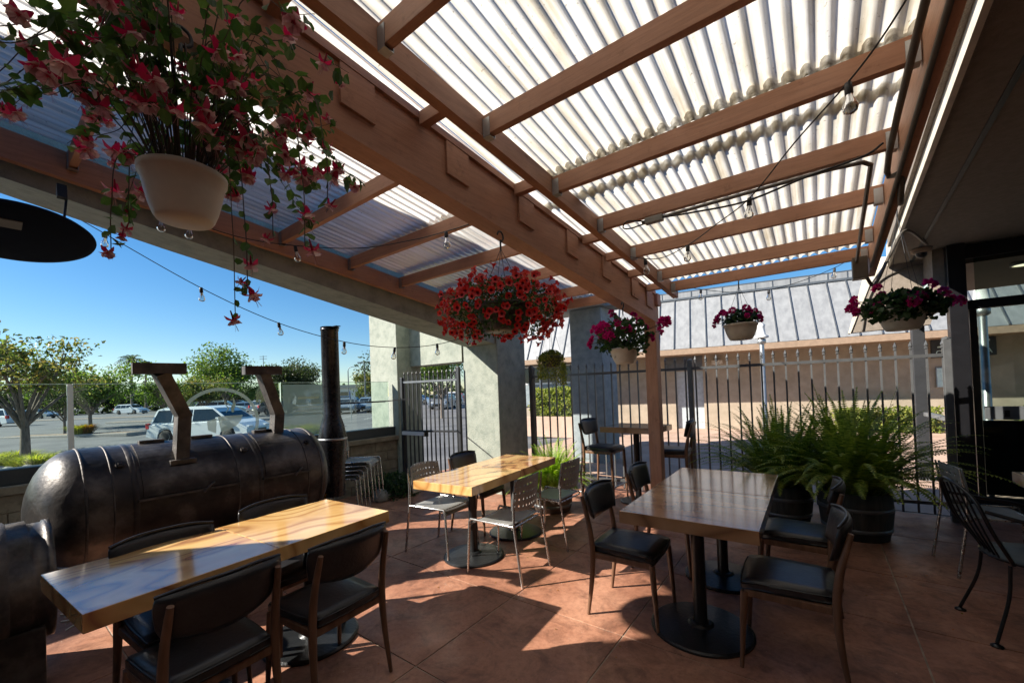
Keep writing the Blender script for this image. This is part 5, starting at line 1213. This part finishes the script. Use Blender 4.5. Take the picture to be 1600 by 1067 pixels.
random.seed(77); lf = MB()
for k in range(9000):
    a = random.uniform(-.35, 1.4)*1.0; dd = random.uniform(120, 150); dr = Quaternion((0, 0, 1), a) @ Vector((fwd.x, fwd.y, 0))
    hh = 4.2+1.8*noise.noise(Vector((a*14, 0, 0)))+1.2*noise.noise(Vector((a*47, 3, 0))); p = dr*dd+Vector((0, 0, random.uniform(-.4, hh)))
    leaf(lf, p, random.uniform(.7, 1.4), None, None, .8, pts=4)
lf.build('far_tree_line', 'treedk', kind='stuff', label='distant dark tree line along the horizon', cat='trees')
def palm(u, d, h, label, seedv):
    random.seed(seedv); p = at(u, 620, d); p.z = ground_z(p.x, p.y); t = thing('palm_tree', p, 0, label, 'palm tree', 'palms on the skyline')
    b = MB(); b.tube([(0, 0, 0), (.1, 0, h*.5), (0, .1, h)], [.22, .16, .14], 8); b.build('trunk', 'bark', t); lf = MB()
    for k in range(30):
        a = random.uniform(0, 6.283); el = random.uniform(-.3, 1.3); dr = Vector((math.cos(a)*math.cos(el), math.sin(a)*math.cos(el), math.sin(el))); q = Vector((0, .1, h)); v = dr*.26; sd = Vector((-math.sin(a), math.cos(a), 0))
        for i in range(10):
            q2 = q+v; v += Vector((0, 0, -.035)); w_ = .45*math.sin(math.pi*(i+1)/11)
            for sg in (-1, 1): lf.add([q, q2, q2+sd*sg*w_+v*.8-Vector((0, 0, w_*.35))], [(0, 1, 2)])
            q = q2
    lf.build('fronds', 'treedk', t)
palm(206, 70, 9.2, 'palm tree with feathery crown behind the wide bright tree', 1)
palm(228, 74, 8.4, 'lower palm crown just right of the tallest palm', 2)
palm(268, 78, 8.2, 'small palm crown above the first smoker handle', 3)

# planter bed with grasses at left
pb = thing('planting_island', (0, 0, 0), 0, 'kerbed mulch island around the young tree trunk', 'planting bed')
c0 = at(38, 620, 13.0); b = MB(); vs = [(c0.x+math.cos(a)*3.4*(1+.2*math.cos(2*a)), c0.y+math.sin(a)*2.3, ground_z(c0.x, c0.y)+.10) for a in [2*math.pi*k/40 for k in range(40)]]
b.add(vs, [tuple(range(40))]); b.build('mulch', 'mulch', pb)
b = MB(); P = vs+[vs[0]]
for a_, c_ in zip(P, P[1:]): b.beam(Vector(a_)-Vector((0, 0, .03)), Vector(c_)-Vector((0, 0, .03)), .15, .30)
b.build('kerb', 'kerb', pb)
def tuft(p, r_, h, n, mat, label, seedv, group='ornamental grasses and shrubs'):
    random.seed(seedv); t = thing('ornamental_grass', p, 0, label, 'grass clump', group); lf = MB()
    for k in range(n):
        a = random.uniform(0, 6.283); q = Vector((math.cos(a)*random.uniform(0, r_*.5), math.sin(a)*random.uniform(0, r_*.5), 0)); d = Vector((math.cos(a)*random.uniform(.1, .9), math.sin(a)*random.uniform(.1, .9), 1)).normalized(); ln = h*random.uniform(.6, 1.1); s = Vector((-math.sin(a), math.cos(a), 0))*.012
        m1 = q+d*ln*.6; e = m1+(d+Vector((math.cos(a)*.6, math.sin(a)*.6, -.5)))*ln*.35
        lf.add([q-s, q+s, m1+s, m1-s, e], [(0, 1, 2, 3), (3, 2, 4)])
    lf.build('blades', mat, t); return t
gz = ground_z(c0.x, c0.y)+.1
for i, (dx, dy, r_, h) in enumerate([(-1.1, -.6, .8, .62), (-.2, -1.0, .8, .60), (.9, .1, .9, .66), (1.6, .9, .7, .6), (-1.9, -.1, .8, .6)]):
    tuft((c0.x+dx, c0.y+dy, gz), r_, h, 900, 'grass', ['lime ornamental grass clump left of the young tree', 'lime ornamental grass clump at the young tree foot', 'lime ornamental grass clump right of the young tree', 'lime grass clump at the right end of the island', 'lime grass clump at the left end of the island'][i], 60+i)
random.seed(3); rk = thing('rock_pile', (c0.x+2.2, c0.y-.2, gz), 0, 'pile of grey rocks at the near side of the planting island', 'rocks')
for k in range(16):
    bm = bmesh.new(); bmesh.ops.create_icosphere(bm, subdivisions=2, radius=random.uniform(.12, .24)); s_ = random.uniform(0, 9)
    for v in bm.verts: v.co *= 1+.35*noise.noise(v.co*4+Vector((s_, 0, 0))); 
    bmesh.ops.translate(bm, verts=bm.verts, vec=(random.uniform(-.9, .9), random.uniform(-.7, .7), .08)); b = MB(); b.bm(bm); b.build('rock', 'rock', rk)
# parking islands with kerbs
def island(u, d, ln, wd, ang, label):
    p = at(u, 620, d); z = ground_z(p.x, p.y); t = thing('parking_island', (p.x, p.y, z), R(ang), label, 'parking island', 'parking islands')
    b = MB(); b.bbox(-ln/2, ln/2, -wd/2, wd/2, -.1, .13, .05); b.build('kerb', 'kerb', t); b = MB(); b.box(-ln/2+.15, ln/2-.15, -wd/2+.15, wd/2-.15, .1, .137); b.build('mulch', 'mulch', t); return p
p = island(115, 24, 7.5, 1.3, 36, 'kerbed island under the small dark reddish tree')
for i, (u, d, h, m_) in enumerate([(120, 23.6, .75, 'grass'), (134, 23.9, .8, 'orangeleaf')]):
    q = at(u, 620, d); tuft((q.x, q.y, ground_z(q.x, q.y)+.13), .5, h, 700, m_, ['yellow green tuft on the island with the small tree', 'reddish tuft on the island with the small tree'][i], 80+i)
island(235, 36, 7, 1.2, 36, 'narrow kerbed island behind the first smoker handle')
island(90, 50, 30, 2.2, 36, 'long far kerb island under the left trees')
p = island(470, 26, 5, 1.4, 30, 'kerbed island behind the frosted glass')
q = at(466, 620, 19); tuft((q.x, q.y, ground_z(q.x, q.y)), 1.6, 1.0, 2200, 'grass', 'pale bush seen through the frosted glass', 91)
q = at(438, 620, 20); tuft((q.x, q.y, ground_z(q.x, q.y)), .7, .6, 700, 'orangeleaf', 'reddish bush left of the frosted glass', 92)
mk = MB()      # painted bay lines
for k in range(12):
    p = at(40+k*48, 620, 31); q = p+Vector((.802, .598, 0)).cross(Vector((0, 0, 1)))*-4.6
    for a_, c_ in ((p, q),):
        z0, z1 = ground_z(a_.x, a_.y)+.012, ground_z(c_.x, c_.y)+.012; mk.add([(a_.x-.05, a_.y, z0), (a_.x+.05, a_.y, z0), (c_.x+.05, c_.y, z1), (c_.x-.05, c_.y, z1)], [(0, 1, 2, 3)])
mk.build('parking_markings', 'lineW', kind='structure')
# strip building far, sign, poles
p = at(560, 620, 85); fbld = thing('strip_building', (p.x, p.y, ground_z(p.x, p.y)), R(36), 'long low white strip building far across the lot', 'building')
b = MB(); b.box(-14, 9, 0, 8, 0, 3.4); b.build('wall', 'white', fbld); b = MB(); b.box(-14.4, 9.4, -1.2, 8.3, 3.41, 4.0); b.build('roof', 'seam', fbld)
for k in range(7): b = MB(); b.box(-13+k*3.1, -11+k*3.1, -.06, -.01, .3, 2.6); b.build('window', 'window', fbld)
p = at(548, 620, 30); z = ground_z(p.x, p.y)
sg2 = thing('parking_sign', (p.x, p.y, z), R(-35), 'blue parking sign on a thin pole in front of the grey sedan', 'sign')
b = MB(); b.tube([(0, 0, 0), (0, 0, 2.1)], .03, 8); b.build('pole', 'steel', sg2); b = MB(); b.bbox(-.21, .21, -.06, -.035, 1.55, 2.2, .01); b.build('panel', 'blue', sg2)
def mast(u, d, h, label, kind):
    p = at(u, 620, d); t = thing('lamp_mast' if kind != 'pole' else 'utility_pole', (p.x, p.y, ground_z(p.x, p.y)), R(36), label, 'lamp post' if kind != 'pole' else 'utility pole')
    b = MB(); b.tube([(0, 0, 0), (0, 0, h)], [.12, .08], 8); b.build('mast', 'seam', t)
    b = MB()
    if kind == 'T': b.bbox(-.9, .9, -.15, .15, h, h+.16, .03)
    elif kind == 'arm': b.tube(smooth_pts([(0, 0, h), (.3, 0, h+.5), (1.3, 0, h+.7)], 4), .05, 6); b.bbox(1.2, 1.8, -.12, .12, h+.62, h+.74, .03)
    else:
        for z in (h-.3, h-1.0): b.bbox(-1.1, 1.1, -.06, .06, z, z+.12, .02)
    b.build('crossarm' if kind == 'pole' else 'lamp_head', 'seam', t)
mast(571, 55, 6.0, 'parking lot lamp post with T shaped head beside the left pillar', 'T')
mast(545, 70, 6.0, 'thin street lamp with curved arm right of the stove pipe', 'arm')
mast(413, 120, 14.5, 'wooden utility pole above the second smoker handle', 'pole')

random.seed(99); lt = MB()
for k in range(150):
    p = Vector((random.uniform(-3.6, 1.2), random.uniform(.9, 5.6), .003)); a = random.uniform(0, 6.28); sz = random.uniform(.008, .022)
    leaf(lt, p, sz, Vector((math.cos(a), math.sin(a), random.uniform(0, .15))), Vector((0, 0, 1)), .6, .15, pts=4)
lt.build('fallen_petals', 'orangeleaf', kind='stuff', label='tiny fallen petals and leaves on the concrete floor', cat='leaf litter')
